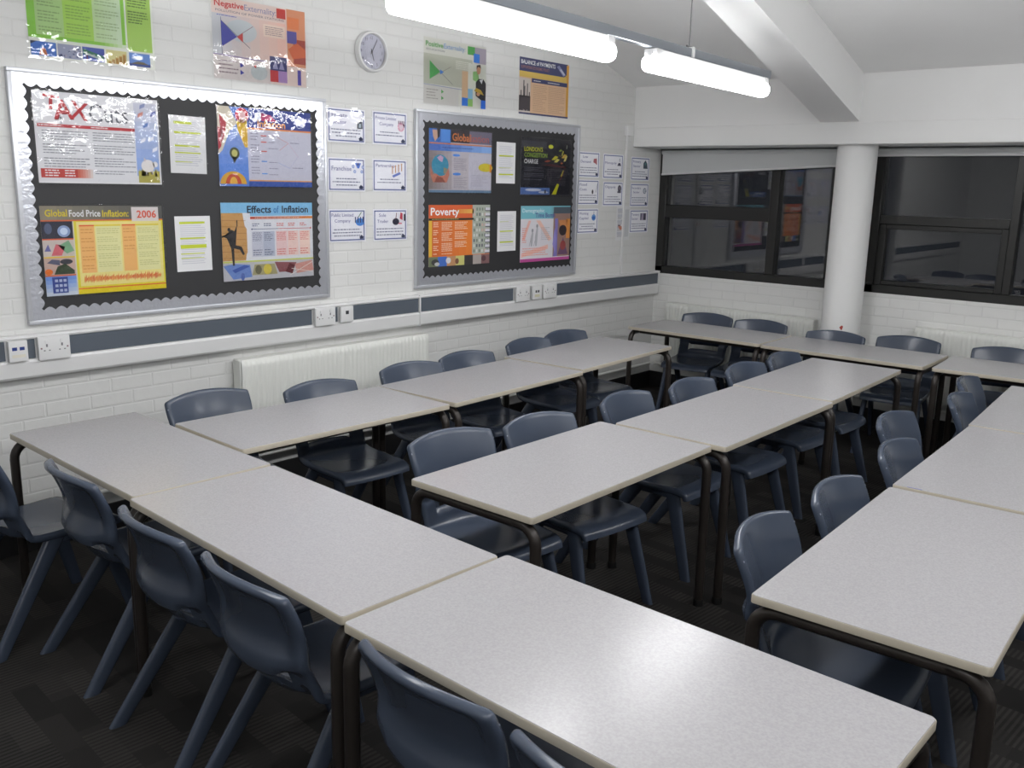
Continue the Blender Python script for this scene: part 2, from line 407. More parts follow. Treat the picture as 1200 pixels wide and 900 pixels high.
plate('power_socket', 'white double power socket below the right end of the larger board', 'power socket', 3.472, .152, .112, 'power sockets', 'double')
plate('data_socket', 'small white data socket with one dark port, right of the larger board', 'data socket', 3.641, .1, .1, 'data sockets', 'data1')
plate('power_socket', 'white double power socket below the far board, left of the small data socket', 'power socket', 5.36, .16, .11, 'power sockets', 'double')
plate('data_socket', 'small white data socket between two power sockets below the far board', 'data socket', 5.529, .115, .105, 'data sockets', 'data2b')
plate('power_socket', 'white double power socket below the far board, nearest the windows', 'power socket', 5.692, .165, .112, 'power sockets', 'double')
# conduit with junction box
y0, z0 = WL(6.955, 2.29)
t = thing('wall_conduit', 'thin white conduit with junction box running down between the cards', 'conduit', (XW+.001, 6.775, 1.103))
b = B(); b.box((0, -.011, 0), (.016, .011, 1.19), M_WHITE, .003, 1); b.build('conduit', t)
b = B(); b.box((0, -.035, 1.19), (.035, .055, 1.275), M_WHITE, .004, 2); b.build('junction_box', t)
# radiators
def radiator(name, lab, loc, rot, L, H):
    t = thing(name, lab, 'radiator', loc, rot, 'wall radiators')
    b = B(); n = int(L/.033); st = (L-.03)/n; m = M_RAD
    prof = [(-L/2+.003, .0)]
    for i in range(n):
        x = -L/2+.015+i*st
        prof += [(x, .0), (x+st*.18, -.007), (x+st*.5, -.007), (x+st*.68, 0)]
    prof.append((L/2-.003, 0))
    rows = [[b.bm.verts.new((x, -.10+(y if 0 < k < 3 else .003), z)) for x, y in prof] for k, z in enumerate((.0, .03, H-.045, H-.006))]
    rows.append([b.bm.verts.new((x, -.085, H)) for x, y in prof])
    for a, c in zip(rows, rows[1:]):
        for i in range(len(a)-1):
            f = b.bm.faces.new((a[i], a[i+1], c[i+1], c[i])); f.material_index = b.mi(m)
    b.build('front_panel', t, 60)
    b = B(); b.box((-L/2, -.035, 0), (L/2, -.02, H-.01), M_RAD, .003, 1); b.build('back_panel', t)
    b = B(); b.box((-L/2, -.094, H-.012), (L/2, -.02, H), M_RAD, .003, 1)
    nn = int(L/.033)
    for i in range(nn): b.box((-L/2+.02+i*(L-.04)/nn, -.0985, H-.036), (-L/2+.02+i*(L-.04)/nn+.015, -.09, H-.027), M_RADD)
    b.build('top_grille', t)
    for s in (-1, 1):
        b = B(); b.box((s*L/2-.004, -.094, .01), (s*L/2+.004, -.02, H-.004), M_RAD, .002, 1); b.build('side_panel', t)
    b = B(); b.tube([(-L/2-.035, -.05, -.03), (-L/2-.035, -.05, .03)], .018, M_WHITE, 12); b.tube([(-L/2-.035, -.05, .03), (-L/2+.0, -.05, .03)], .01, M_PIPE, 8); b.build('valve', t)
    for s in (-.3, .3):
        b = B(); b.box((s*L-.015, -.025, H*.2), (s*L+.015, 0, H*.8), M_RAD); b.build('bracket', t)
    return t
radiator('radiator', 'white ribbed radiator on the side wall below the boards', (XW+.001, 3.593, .29), (0, 0, R(90)), 1.485, .55)
radiator('radiator', 'white ribbed radiator below the window left of the column', (-3.745, YW-.001, .29), (0, 0, 0), 1.42, .535)
radiator('radiator', 'white ribbed radiator below the window right of the column', (-1.1, YW-.001, .29), (0, 0, 0), 2.26, .57)
def pipe(lab, pts, tee):
    t = thing('heating_pipe', lab, 'pipe', pts[0], group='heating pipes')
    o = Vector(pts[0])
    b = B(); b.tube([Vector(p)-o for p in pts], .014, M_PIPE, 10); b.build('pipe_run', t)
    for p in tee:
        q = Vector(p)-o; d = (Vector(pts[1])-o).normalized()
        b = B(); b.tube([q-d*.02, q+d*.02], .019, M_PIPE, 10); b.build('pipe_mount', t)
pipe('white heating pipe running low along the side wall', [(XW+.045, 1.2, .235), (XW+.045, 7.27, .235)], [(XW+.045, y, .235) for y in (2.4, 4.6, 5.6, 6.4)])
pipe('white heating pipe running low along the window wall', [(XW+.08, YW-.045, .235), (XR-.1, YW-.045, .235)], [(x, YW-.045, .235) for x in (-4.2, -2.9, -1.5)])

# ------------------------------------------------------------------ lettering
_tx = {}
def text_geo(s, bold=False):
    key = (s, bold)
    if key not in _tx:
        cu = bpy.data.curves.new('t', 'FONT'); cu.body = s; cu.size = 1.; cu.resolution_u = 2
        if bold: cu.offset = .018
        o = bpy.data.objects.new('t', cu); COL.objects.link(o)
        dg = bpy.context.evaluated_depsgraph_get(); me = o.evaluated_get(dg).to_mesh()
        vs = [(v.co.x, v.co.y) for v in me.vertices]; fs = [tuple(p.vertices) for p in me.polygons]
        x0 = min(v[0] for v in vs); x1 = max(v[0] for v in vs)
        _tx[key] = ([(x-x0, y) for x, y in vs], fs, x1-x0)
        bpy.data.objects.remove(o); bpy.data.curves.remove(cu)
    return _tx[key]

WALLROT = Matrix(((0, 0, 1), (1, 0, 0), (0, 1, 0))).to_euler()      # local x along the wall, y up, z out into the room
class Print:
    """a printed sheet w x h, centred; shapes in 0..1 of the sheet"""
    def __init__(s, w, h): s.w, s.h = w, h; s.b = B(); s.t = B(); s.k = 1
    def P(s, x, y, k): return ((x-.5)*s.w, (y-.5)*s.h, .0008+k*.00025)
    def rect(s, x0, y0, x1, y1, c, k=1): s.b.face([s.P(x, y, k) for x, y in ((x0, y0), (x1, y0), (x1, y1), (x0, y1))], ink(c))
    def poly(s, pts, c, k=2): s.b.face([s.P(x, y, k) for x, y in pts], ink(c))
    def disc(s, cx, cy, rx, ry, c, k=2, n=20, a0=0, a1=360):
        s.poly([(cx+rx*math.cos(R(a0+(a1-a0)*i/n)), cy+ry*math.sin(R(a0+(a1-a0)*i/n))) for i in range(n if a1-a0 == 360 else n+1)], c, k)
    def line(s, x0, y0, x1, y1, th, c, k=3):
        dx, dy = (x1-x0)*s.w, (y1-y0)*s.h; L = math.hypot(dx, dy) or 1; nx, ny = -dy/L*th/2, dx/L*th/2
        s.poly([(x0+nx/s.w, y0+ny/s.h), (x0-nx/s.w, y0-ny/s.h), (x1-nx/s.w, y1-ny/s.h), (x1+nx/s.w, y1+ny/s.h)], c, k)
    def grad(s, x0, y0, x1, y1, c0, c1, n=8, k=1, vert=False):
        for i in range(n):
            f = (i+.5)/n; c = [round(c0[j]+(c1[j]-c0[j])*f) for j in range(3)]
            if vert: s.rect(x0, y0+(y1-y0)*i/n, x1, y0+(y1-y0)*(i+1)/n, c, k)
            else: s.rect(x0+(x1-x0)*i/n, y0, x0+(x1-x0)*(i+1)/n, y1, c, k)
    def lines(s, x0, y0, x1, y1, n, c, k=3, th=.45, para=0, centre=False, gap=.0055):
        dy = (y1-y0)/n
        for i in range(n):
            if para and i % para == para-1: continue
            y = y1-(i+.5)*dy; e = x1-(x1-x0)*random.choice((0, 0, .05, .1, .3)); x = x0
            if centre: x = x0+(x1-e)/2; e = e+(x1-e)/2-(0)
            while x < e-.001:
                wd = min(random.uniform(.012, .04)*.62/s.w, e-x)
                s.rect(x, y-dy*th/2, x+wd, y+dy*th/2, c, k); x += wd+gap*.62/s.w
    def text(s, st, x, y, h, c, wid=None, al='l', bold=False, k=5, shear=0., rot=0.):
        vs, fs, L = text_geo(st, bold)
        sy = h*s.h/.70; sx = sy
        if wid: sx = wid*s.w/L
        W = L*sx; ox = (x-.5)*s.w - (W/2 if al == 'c' else W if al == 'r' else 0); oy = (y-.5)*s.h
        mi = s.t.mi(ink(c)); cr, sr = math.cos(rot), math.sin(rot)
        V = []
        for a, q in vs:
            px, py = a*sx+q*sy*shear, q*sy
            V.append(s.t.bm.verts.new((ox+px*cr-py*sr, oy+px*sr+py*cr, .0008+k*.00025)))
        for f in fs:
            try: fc = s.t.bm.faces.new([V[i] for i in f]); fc.material_index = mi
            except ValueError: pass
    def finish(s, name, lab, cat, yc, zc, x=XW, grp=None, pouch=0., rot=0., paper=M_PAPER, bg=None, bulge=.003):
        t = thing(name, lab, cat, (x, yc, zc), (WALLROT.to_matrix() @ Matrix.Rotation(rot, 3, 'Z')).to_euler(), grp)
        s.b.box((-s.w/2, -s.h/2, 0), (s.w/2, s.h/2, .0008), ink(bg) if bg else paper)
        s.b.build('printed_sheet', t, recalc=False)
        if len(s.t.bm.faces): s.t.build('lettering', t, recalc=False)
        if pouch:
            b = B(); n = 14; X, Y = s.w/2+pouch, s.h/2+pouch; k = b.mi(M_POUCH)
            V = [[b.bm.verts.new((-X+2*X*i/n, -Y+2*Y*j/n, .0042+bulge*(1-(2*j/n-1)**2)*(1-.6*(2*i/n-1)**2))) for i in range(n+1)] for j in range(n+1)]
            for j in range(n):
                for i in range(n): b.bm.faces.new((V[j][i], V[j][i+1], V[j+1][i+1], V[j+1][i])).material_index = k
            b.build('clear_pouch', t, recalc=False)
        return t

# ------------------------------------------------------------------ display boards
XF = XW+.022            # face of the backing paper
def board(lab, y0, y1, z0, z1, n1, n2):
    w, h = y1-y0, z1-z0
    t = thing('display_board', lab, 'display board', (XW, (y0+y1)/2, (z0+z1)/2), WALLROT, 'display boards')
    b = B(); b.box((-w/2+.01, -h/2+.01, 0), (w/2-.01, h/2-.01, .021), M_BLACK); b.build('black_backing', t)
    b = B(); f = .02
    for q in (((-w/2, -h/2), (w/2, -h/2+f)), ((-w/2, h/2-f), (w/2, h/2)), ((-w/2, -h/2+f), (-w/2+f, h/2-f)), ((w/2-f, -h/2+f), (w/2, h/2-f))):
        b.box((*q[0], 0), (*q[1], .03), M_ALU, .004, 2)
    b.build('frame', t)
    def strip(L, n, wd):
        pts = [(-L/2, 0), (L/2, 0)]; p = L/n
        for i in range(n):
            for j in range(7):
                a = (j+.0)/6; x = L/2-(i+a)*p
                pts.append((x, wd+.016*math.sin(math.pi*a)))
        return pts
    W, Hh = w-2*f, h-2*f
    for nm, L, n, ang, off in (('top', W, n1, 180, (0, Hh/2)), ('bottom', W, n1, 0, (0, -Hh/2)), ('left', Hh, n2, -90, (-W/2, 0)), ('right', Hh, n2, 90, (W/2, 0))):
        b = B(); b.prism(strip(L, n, .044 if nm in ('left', 'right') else .046), 0, .0012, M_SILVER)
        o = b.build('scalloped_border', t); o.rotation_euler = (0, 0, R(ang)); o.location = (*off, .0215 if nm in ('top', 'bottom') else .0230)
    for i in range(5):
        b = B(); b.lathe([(.004, 0), (.004, .003), (.001, .005)], M_ALU, 10); o = b.build('drawing_pin', t); o.location = (-w/2+.2+i*(w-.4)/4, h/2-.026, .0235)
    return t
board('larger black display board with silver scalloped border, on the left', 1.75, 3.55, 1.145, 2.34, 32, 21)
board('black display board with silver scalloped border, nearer the windows', 4.285, 6.085, 1.145, 2.34, 32, 21)

# ------------------------------------------------------------------ posters
PW, PH = .615, .43
WHT = (236, 236, 238)
def pos(y, z): return WL(y, z)
G_P = 'laminated economics posters'
# 1 green poster, top left
p = Print(PW, .44)
p.rect(0, 0, 1, 1, (228, 230, 222)); p.rect(0, .2, .76, 1, (140, 200, 70), 2); p.rect(.06, .235, .73, 1, (176, 208, 140), 3)
p.rect(.27, .235, .5, 1, (172, 212, 92), 4); p.grad(.5, .235, .73, 1, (190, 214, 160), (206, 222, 196), 5, 4)
p.grad(.55, .2, .76, .235, (140, 200, 70), (220, 228, 214), 6, 5)
p.rect(.775, .185, .985, 1, (172, 208, 100), 3)
p.lines(.08, .27, .25, .96, 22, (140, 170, 110), 6, .4, 5); p.lines(.29, .27, .48, .96, 22, (140, 178, 80), 6, .4, 6); p.lines(.52, .27, .71, .96, 22, (160, 184, 140), 6, .4, 4)
p.lines(.79, .45, .96, .97, 18, (100, 130, 60), 6, .45, 6)
for i, (x0, x1) in enumerate(((.01, .2), (.21, .39), (.4, .575), (.59, .76), (.78, .96))):
    c = [(70, 120, 200), (160, 165, 190), (70, 90, 175), (214, 208, 150), (110, 150, 215)][i]; p.rect(x0, .02, x1, .165, c, 3)
p.poly([(.07, .03), (.13, .03), (.12, .09), (.1, .11), (.08, .08)], (196, 120, 80), 4); p.poly([(.01, .13), (.06, .165), (.01, .165)], (40, 50, 80), 4)
for i in range(26):
    x, y = random.uniform(.215, .375), random.uniform(.03, .15); p.rect(x, y, x+.014, y+.012, random.choice([(90, 95, 130), (205, 206, 220), (60, 66, 110), (190, 180, 190)]), 4)
p.poly([(.405, .145), (.405, .09), (.57, .03), (.57, .085)], (50, 120, 90), 4); p.text('Excellence', .42, .088, .03, WHT, .14, bold=True, rot=-.25); p.rect(.43, .02, .44, .09, (120, 70, 90), 4)
for i in range(5): p.rect(.605+i*.03, .02, .63+i*.03, .045+i*.022, (172, 130, 60), 4); p.rect(.607+i*.03, .04+i*.02, .628+i*.03, .045+i*.022, (208, 170, 96), 5)
p.rect(.78, .02, .96, .05, (60, 80, 150), 4); p.poly([(.79, .045), (.85, .075), (.9, .07), (.95, .045)], (110, 100, 80), 5); p.disc(.85, .11, .05, .02, (200, 214, 236), 4)
y, z = pos(2.225, 2.633); p.finish('poster', 'lime green poster with a strip of five small photos, cut by the top edge', 'poster', y, z, pouch=.008, grp=G_P)
# 2 negative externality
p = Print(.605, .42)
p.rect(0, 0, 1, 1, (226, 208, 200)); p.grad(.0, .3, .78, .8, (200, 204, 210), (236, 196, 180), 8, 2); p.rect(0, 0, .6, .3, (214, 206, 204), 3)
p.text('Negative', .03, .89, .075, (200, 60, 60), .3, bold=True); p.text('Externality:', .335, .885, .075, (140, 140, 180), .34)
p.text('POLLUTION OF POWER STATIONS', .04, .825, .028, (120, 116, 130), .72)
p.disc(.3, .62, .16, .14, (196, 204, 208), 3); p.rect(.53, .6, .77, .76, (232, 212, 198), 4); p.lines(.55, .62, .75, .74, 5, (170, 150, 150), 5)
p.poly([(.09, .72), (.09, .4), (.25, .54)], (76, 80, 170), 5); p.poly([(.25, .54), (.31, .6), (.31, .48)], (208, 70, 66), 5)
p.line(.09, .4, .42, .7, .003, (150, 120, 130), 4); p.line(.09, .72, .38, .42, .003, (90, 90, 110), 4); p.line(.09, .3, .09, .76, .003, (90, 90, 120), 4); p.lines(.05, .77, .25, .795, 1, (120, 120, 190), 5)
p.line(0, .3, .55, .28, .004, (150, 130, 190), 5); p.lines(.05, .06, .25, .25, 4, (150, 130, 140), 5, .3)
for y in (.19, .1): p.poly([(.27, y+.035), (.27, y-.03), (.31, y)], (76, 80, 170), 5)
p.disc(.47, .13, .09, .1, (190, 198, 200), 4); p.poly([(.41, .2), (.44, .225), (.44, .175)], (208, 70, 66), 5)
p.rect(.79, .26, 1, 1, (216, 150, 112), 3); p.rect(.68, .86, .78, .985, (200, 66, 58), 5); p.rect(.79, .56, .9, .72, (92, 90, 170), 5); p.rect(.86, .3, 1, .62, (168, 74, 62), 4); p.poly([(.8, .48), (.9, .58), (1, .5), (1, .4), (.85, .36)], (214, 106, 60), 5); p.rect(.8, .75, .93, .9, (222, 132, 80), 4)
p.rect(.59, .18, .78, .36, (66, 70, 120), 5); p.poly([(.62, .2), (.65, .33), (.68, .2)], (150, 150, 190), 6); p.poly([(.69, .2), (.72, .33), (.75, .2)], (150, 150, 190), 6)
p.rect(.59, .03, .68, .18, (200, 66, 70), 5); p.rect(.68, .03, .78, .18, (168, 136, 190), 5); p.rect(.9, .02, .94, .22, (90, 80, 170), 5)
y, z = pos(3.193, 2.62); p.finish('poster', 'peach poster about a negative externality, left of the wall clock', 'poster', y, z, bulge=.022, pouch=.008, grp=G_P)
# 3 positive externality
p = Print(.605, .42)
p.rect(0, 0, 1, 1, (214, 214, 206)); p.rect(0, .3, .77, .76, (190, 192, 178), 2); p.rect(0, 0, .55, .28, (208, 206, 202), 3)
p.text('Positive', .03, .87, .075, (96, 170, 90), .27, bold=True); p.text('Externality:', .31, .87, .075, (110, 160, 214), .34); p.text('EDUCATION', .04, .81, .028, (120, 120, 130), .28)
p.poly([(.09, .66), (.09, .37), (.25, .5)], (84, 168, 92), 5); p.poly([(.25, .54), (.25, .46), (.31, .505)], (70, 130, 210), 5)
p.line(.09, .38, .42, .6, .003, (140, 140, 130), 4); p.line(.2, .55, .45, .33, .003, (110, 110, 110), 4); p.lines(.5, .58, .75, .72, 5, (218, 218, 208), 5)
p.line(0, .29, .6, .27, .004, (140, 150, 190), 5); p.lines(.04, .06, .24, .24, 4, (160, 156, 150), 5, .3)
for y in (.2, .1): p.poly([(.27, y+.035), (.27, y-.03), (.31, y)], (84, 168, 92), 5)
p.rect(.69, .84, .81, .97, (96, 176, 96), 5); p.rect(.81, .72, 1, .97, (176, 168, 180), 4); p.rect(.79, .73, .89, .87, (66, 136, 222), 6)
p.rect(.6, .15, .7, .57, (214, 184, 150), 4); p.rect(.7, .2, 1, .7, (214, 216, 206), 4); p.poly([(.78, .45), (.78, .58), (.86, .6), (.9, .4)], (150, 196, 130), 5)
p.poly([(.83, .2), (.83, .42), (.88, .48), (.96, .48), (1, .42), (1, .14), (.92, .14)], (52, 52, 58), 6); p.poly([(.89, .46), (.93, .4), (.95, .48)], (224, 226, 230), 7)
p.disc(.875, .62, .035, .07, (206, 160, 130), 7); p.poly([(.84, .62), (.84, .69), (.9, .71), (.92, .64), (.905, .66), (.86, .67)], (60, 44, 40), 8); p.poly([(.8, .28), (.9, .24), (.97, .22), (.92, .3), (.84, .33)], (196, 166, 60), 8); p.disc(.87, .23, .03, .03, (206, 160, 130), 9)
p.rect(.7, .13, .78, .3, (140, 186, 214), 5); p.rect(.6, .02, .7, .15, (60, 130, 220), 6); p.rect(.7, .02, .78, .14, (150, 196, 110), 6); p.rect(.92, .0, 1, .14, (50, 120, 220), 8)
y, z = pos(4.78, 2.61); p.finish('poster', 'grey-green poster about a positive externality, showing a person in a gown', 'poster', y, z, pouch=.008, grp=G_P)
# 4 balance of payments
p = Print(.595, .405)
p.rect(0, 0, 1, 1, (220, 184, 150)); p.rect(0, .76, .97, 1, (70, 74, 112), 2); p.rect(0, .66, 1, .76, (216, 184, 96), 2); p.rect(.95, .0, 1, .98, (216, 160, 70), 3); p.poly([(.97, 1), (.97, .78), (.93, .76), (.9, .76), (.97, .82)], (216, 170, 80), 4)
p.text('BALANCE of PAYMENTS', .03, .89, .07, WHT, .68, bold=True); p.text('SUPPORTING ECONOMIC POLICY', .03, .81, .05, (160, 116, 110), .56, bold=True)
p.poly([(.74, .93), (.79, .96), (.93, .8), (.88, .77)], (140, 144, 180), 5); p.poly([(.8, .88), (.83, .9), (.92, .81), (.89, .79)], (196, 198, 214), 6)
p.rect(.24, .58, .97, .655, (66, 70, 110), 4); p.lines(.28, .6, .42, .63, 1, WHT, 5); p.lines(.56, .6, .8, .63, 1, WHT, 5)
p.rect(.0, .03, .22, .64, (206, 196, 190), 3); p.rect(0, .06, .22, .33, (76, 70, 74), 4)
for x, h in ((.03, .42), (.08, .6), (.1, .5), (.15, .55), (.19, .4)): p.rect(x, .3, x+.018, h, (70, 66, 70), 4); p.rect(x, .06, x+.018, .06+(.33-h)*-.1, (150, 140, 140), 5)
p.lines(.27, .06, .55, .55, 15, (196, 158, 130), 5, .4); p.lines(.58, .06, .92, .55, 15, (196, 158, 130), 5, .4); p.rect(0, 0, 1, .03, (66, 70, 110), 5)
y, z = pos(5.765, 2.6); p.finish('poster', 'navy and peach poster titled balance of payments, rightmost above the boards', 'poster', y, z, pouch=0, grp=G_P)
# 5 tax cuts
p = Print(.62, .425)
p.rect(0, 0, 1, 1, (222, 222, 226)); p.text('T', .07, .82, .15, (184, 40, 50), .12, bold=True, rot=-.1, k=6); p.text('A', .15, .71, .2, (184, 40, 50), .15, bold=True, rot=.06, k=7); p.text('X', .27, .73, .19, (184, 40, 50), .14, bold=True, rot=-.12, k=6)
p.text('A', .155, .7, .2, (120, 24, 34), .15, bold=True, rot=.06, k=5); p.text('Cuts', .42, .7, .2, (96, 98, 108), .32)
p.poly([(.19, .66), (.2, .7), (.21, .66)], (120, 130, 140), 5); p.disc(.2, .72, .008, .014, (120, 130, 140), 5)
p.rect(.02, .615, .79, .65, (184, 48, 56), 4); p.lines(.03, .622, .2, .645, 1, WHT, 5); p.lines(.43, .622, .58, .645, 1, WHT, 5)
p.lines(.05, .17, .4, .59, 14, (140, 142, 150), 4, .34, 5); p.lines(.44, .1, .78, .59, 17, (140, 142, 150), 4, .34, 5)
p.rect(.02, .06, .3, .16, (190, 60, 52), 4); p.grad(.3, .06, .42, .16, (200, 90, 70), (222, 216, 214), 6, 4); p.lines(.05, .07, .16, .155, 3, WHT, 5); p.lines(.2, .07, .28, .155, 3, WHT, 5)
p.grad(.79, .1, .985, .95, (140, 170, 226), (206, 206, 216), 8, 3, True); p.rect(.8, .02, .985, .16, (176, 168, 80), 4)
for i in range(18):
    x = random.uniform(.8, .96); p.poly([(x, .1), (x+.02, .1), (x+.01, .19)], (196, 184, 90), 5)
p.disc(.885, .22, .058, .075, (226, 222, 220), 6); p.disc(.95, .24, .022, .035, (226, 222, 220), 6); p.poly([(.85, .27), (.855, .32), (.875, .285)], (210, 200, 200), 7); p.rect(.86, .12, .88, .17, (214, 208, 206), 5); p.rect(.91, .12, .93, .17, (214, 208, 206), 5)
for x, y, c in ((.82, .78, (214, 150, 140)), (.86, .66, (110, 140, 200)), (.93, .8, (96, 110, 180)), (.9, .5, (230, 232, 240)), (.83, .48, (226, 228, 240)), (.95, .62, (190, 196, 214)), (.84, .88, (150, 160, 200)), (.93, .38, (232, 232, 240))):
    p.poly([(x, y), (x+.045, y+.03), (x+.05, y+.075), (x+.005, y+.045)], c, 7)
p.rect(0, 0, 1, .02, (230, 230, 232), 4)
y, z = pos(2.21, 2.037); p.finish('poster', 'white poster titled tax cuts, with red letters and a piggy bank', 'poster', y, z, x=XF, pouch=.008, grp=G_P, rot=.0)
# 6 inflation (balloons)
p = Print(.62, .43)
p.rect(0, 0, 1, 1, (90, 130, 210)); p.rect(.31, .75, 1, 1, (52, 70, 150), 2); p.grad(0, .05, .31, .75, (90, 140, 220), (150, 170, 220), 6, 2, True); p.rect(.3, .08, 1, .74, (200, 200, 214), 3)
p.rect(.3, .735, 1, .755, (230, 140, 70), 4); p.rect(.3, .07, 1, .085, (230, 160, 90), 4); p.rect(.3, 0, 1, .07, (56, 90, 170), 3)
p.text('Inflation', .41, .77, .09, (236, 160, 50), .3, bold=True)
p.poly([(0, 1), (.12, 1), (.2, .8), (.12, .7), (.04, .45), (.0, .4)], (214, 206, 190), 4); p.poly([(.02, .9), (.09, .8), (.06, .6), (.03, .55)], (190, 70, 80), 5); p.poly([(.0, .75), (.05, .7), (.03, .5), (0, .45)], (190, 60, 70), 5)
p.disc(.25, .9, .07, .095, (206, 60, 80), 5); p.disc(.25, .9, .035, .06, (230, 190, 190), 6)
p.poly([(.2, .72), (.19, .82), (.24, .87), (.3, .88), (.3, .5), (.27, .5)], (226, 190, 60), 5); p.line(.24, .86, .27, .52, .004, (200, 150, 40), 6); p.line(.28, .87, .285, .52, .004, (200, 150, 40), 6)
p.disc(.16, .42, .05, .075, (90, 96, 70), 6); p.disc(.16, .42, .03, .045, (200, 196, 120), 7); p.poly([(.13, .37), (.155, .29), (.19, .37)], (80, 80, 70), 6)
p.disc(.14, .03, .135, .16, (216, 170, 60), 5, a0=0, a1=180); p.disc(.14, .03, .08, .13, (196, 80, 50), 6, a0=0, a1=180); p.disc(.14, .03, .04, .09, (226, 180, 80), 7, a0=0, a1=180)
p.poly([(.36, .84), (.4, .95), (.46, .95), (.44, .84)], (226, 228, 240), 5); p.poly([(.45, .85), (.44, .95), (.55, .93), (.62, .85)], (196, 70, 120), 5); p.poly([(.8, .84), (.86, .95), (.95, .9), (.92, .8)], (226, 228, 244), 5)
for y in (.66, .58, .46): p.line(.44, y, .5, y, .006, (214, 100, 90), 5)
for y in (.33, .17): p.line(.44, y, .5, y, .006, (90, 150, 220), 5)
p.line(.62, .65, .74, .58, .002, (214, 140, 140), 5); p.line(.64, .48, .74, .58, .002, (214, 140, 140), 5); p.line(.74, .58, .85, .4, .002, (200, 170, 190), 5); p.line(.62, .32, .75, .25, .002, (140, 160, 210), 5); p.line(.75, .25, .85, .42, .002, (180, 180, 210), 5)
p.lines(.33, .12, .42, .7, 16, (150, 150, 170), 4, .35, 4); p.lines(.52, .44, .62, .68, 6, (150, 150, 170), 4, .3, 2); p.lines(.52, .14, .62, .34, 5, (150, 150, 170), 4, .3, 2); p.lines(.76, .57, .86, .6, 1, (150, 150, 170), 4); p.lines(.78, .24, .9, .27, 1, (150, 150, 170), 4)
y, z = pos(3.192, 2.037); p.finish('poster', 'blue poster titled inflation, with hot air balloons down its left side', 'poster', y, z, x=XF, pouch=.008, grp=G_P)
# 7 global food price inflation
p = Print(.62, .435)
p.rect(0, 0, 1, 1, (214, 214, 206)); p.grad(0, .84, 1, 1, (150, 142, 124), (84, 84, 84), 8, 2); p.rect(0, .83, 1, .845, (226, 110, 60), 4)
p.text('Global', .035, .885, .075, (226, 206, 40), .17, bold=True); p.text('Food Price', .22, .88, .075, WHT, .25, bold=True); p.text('Inflation:', .485, .875, .075, (226, 206, 40), .22, bold=True)
p.rect(.73, .82, .965, .985, (222, 216, 216), 5); p.text('2006', .775, .86, .085, (220, 90, 60), .17, bold=True, k=8)
p.rect(.25, 0, 1, .83, (228, 218, 60), 3); p.rect(.27, .09, .985, .82, (236, 226, 150), 4)
p.rect(.29, .77, .41, .785, (226, 100, 50), 6); p.rect(.41, .77, .63, .785, (226, 210, 50), 6); p.rect(.64, .77, .755, .785, (226, 100, 50), 6); p.rect(.755, .77, .96, .785, (226, 210, 50), 6)
p.rect(.29, .24, .41, .77, (238, 190, 120), 5); p.rect(.64, .24, .755, .77, (238, 190, 120), 5); p.rect(.42, .24, .625, .77, (230, 228, 176), 5); p.rect(.765, .24, .96, .77, (230, 228, 176), 5)
p.lines(.3, .27, .4, .75, 14, (216, 160, 90), 6, .35, 3); p.lines(.43, .27, .615, .75, 20, (200, 200, 140), 6, .35, 4); p.lines(.65, .45, .745, .75, 9, (216, 160, 90), 6, .35, 3); p.lines(.775, .27, .95, .75, 20, (200, 200, 140), 6, .35, 4)
for i in range(70):
    x = .3+.66*i/70; a = random.uniform(.02, .065); p.poly([(x, .165-a*.8), (x+.008, .165-a*.3), (x+.014, .165+a), (x+.004, .165+a*.4)], random.choice([(226, 110, 50), (230, 140, 60), (220, 90, 50)]), 6)
p.rect(.25, .055, 1, .07, (226, 120, 50), 5); p.rect(.25, 0, 1, .055, (232, 214, 30), 5)
p.rect(0, .64, .24, .83, (44, 46, 66), 5); p.disc(.17, .72, .05, .065, (150, 170, 210), 6); p.disc(.17, .72, .03, .04, (210, 224, 244), 7); p.disc(.05, .75, .03, .06, (90, 100, 130), 6); p.rect(0, .625, .24, .64, (226, 100, 60), 6)
p.rect(0, .44, .24, .625, (206, 196, 190), 5); p.poly([(.06, .45), (.1, .58), (.17, .55), (.14, .45)], (214, 110, 120), 6); p.poly([(.12, .56), (.2, .62), (.24, .5), (.18, .47)], (130, 176, 140), 6); p.poly([(.01, .5), (.04, .58), (.06, .5)], (110, 110, 170), 6); p.rect(0, .425, .24, .44, (230, 200, 60), 6)
p.rect(0, .235, .24, .425, (206, 180, 170), 5); p.poly([(.07, .24), (.1, .33), (.16, .36), (.23, .28), (.23, .24)], (58, 74, 50), 6); p.poly([(.02, .37), (.06, .41), (.12, .4), (.12, .34)], (90, 92, 120), 6); p.disc(.03, .27, .03, .035, (226, 120, 40), 7); p.disc(.17, .38, .05, .03, (60, 60, 70), 6); p.rect(0, .22, .24, .235, (226, 110, 60), 6)
p.grad(0, 0, .24, .22, (220, 224, 230), (110, 150, 220), 5, 5, True); p.rect(.05, .03, .17, .21, (56, 76, 150), 6)
for i in range(3):
    for j in range(3): p.rect(.07+.033*i, .045+.055*j, .093+.033*i, .075+.055*j, (190, 200, 226), 7)
y, z = pos(2.2, 1.487); p.finish('poster', 'yellow poster titled global food price inflation 2006', 'poster', y, z, x=XF, pouch=.008, grp=G_P, rot=.0)
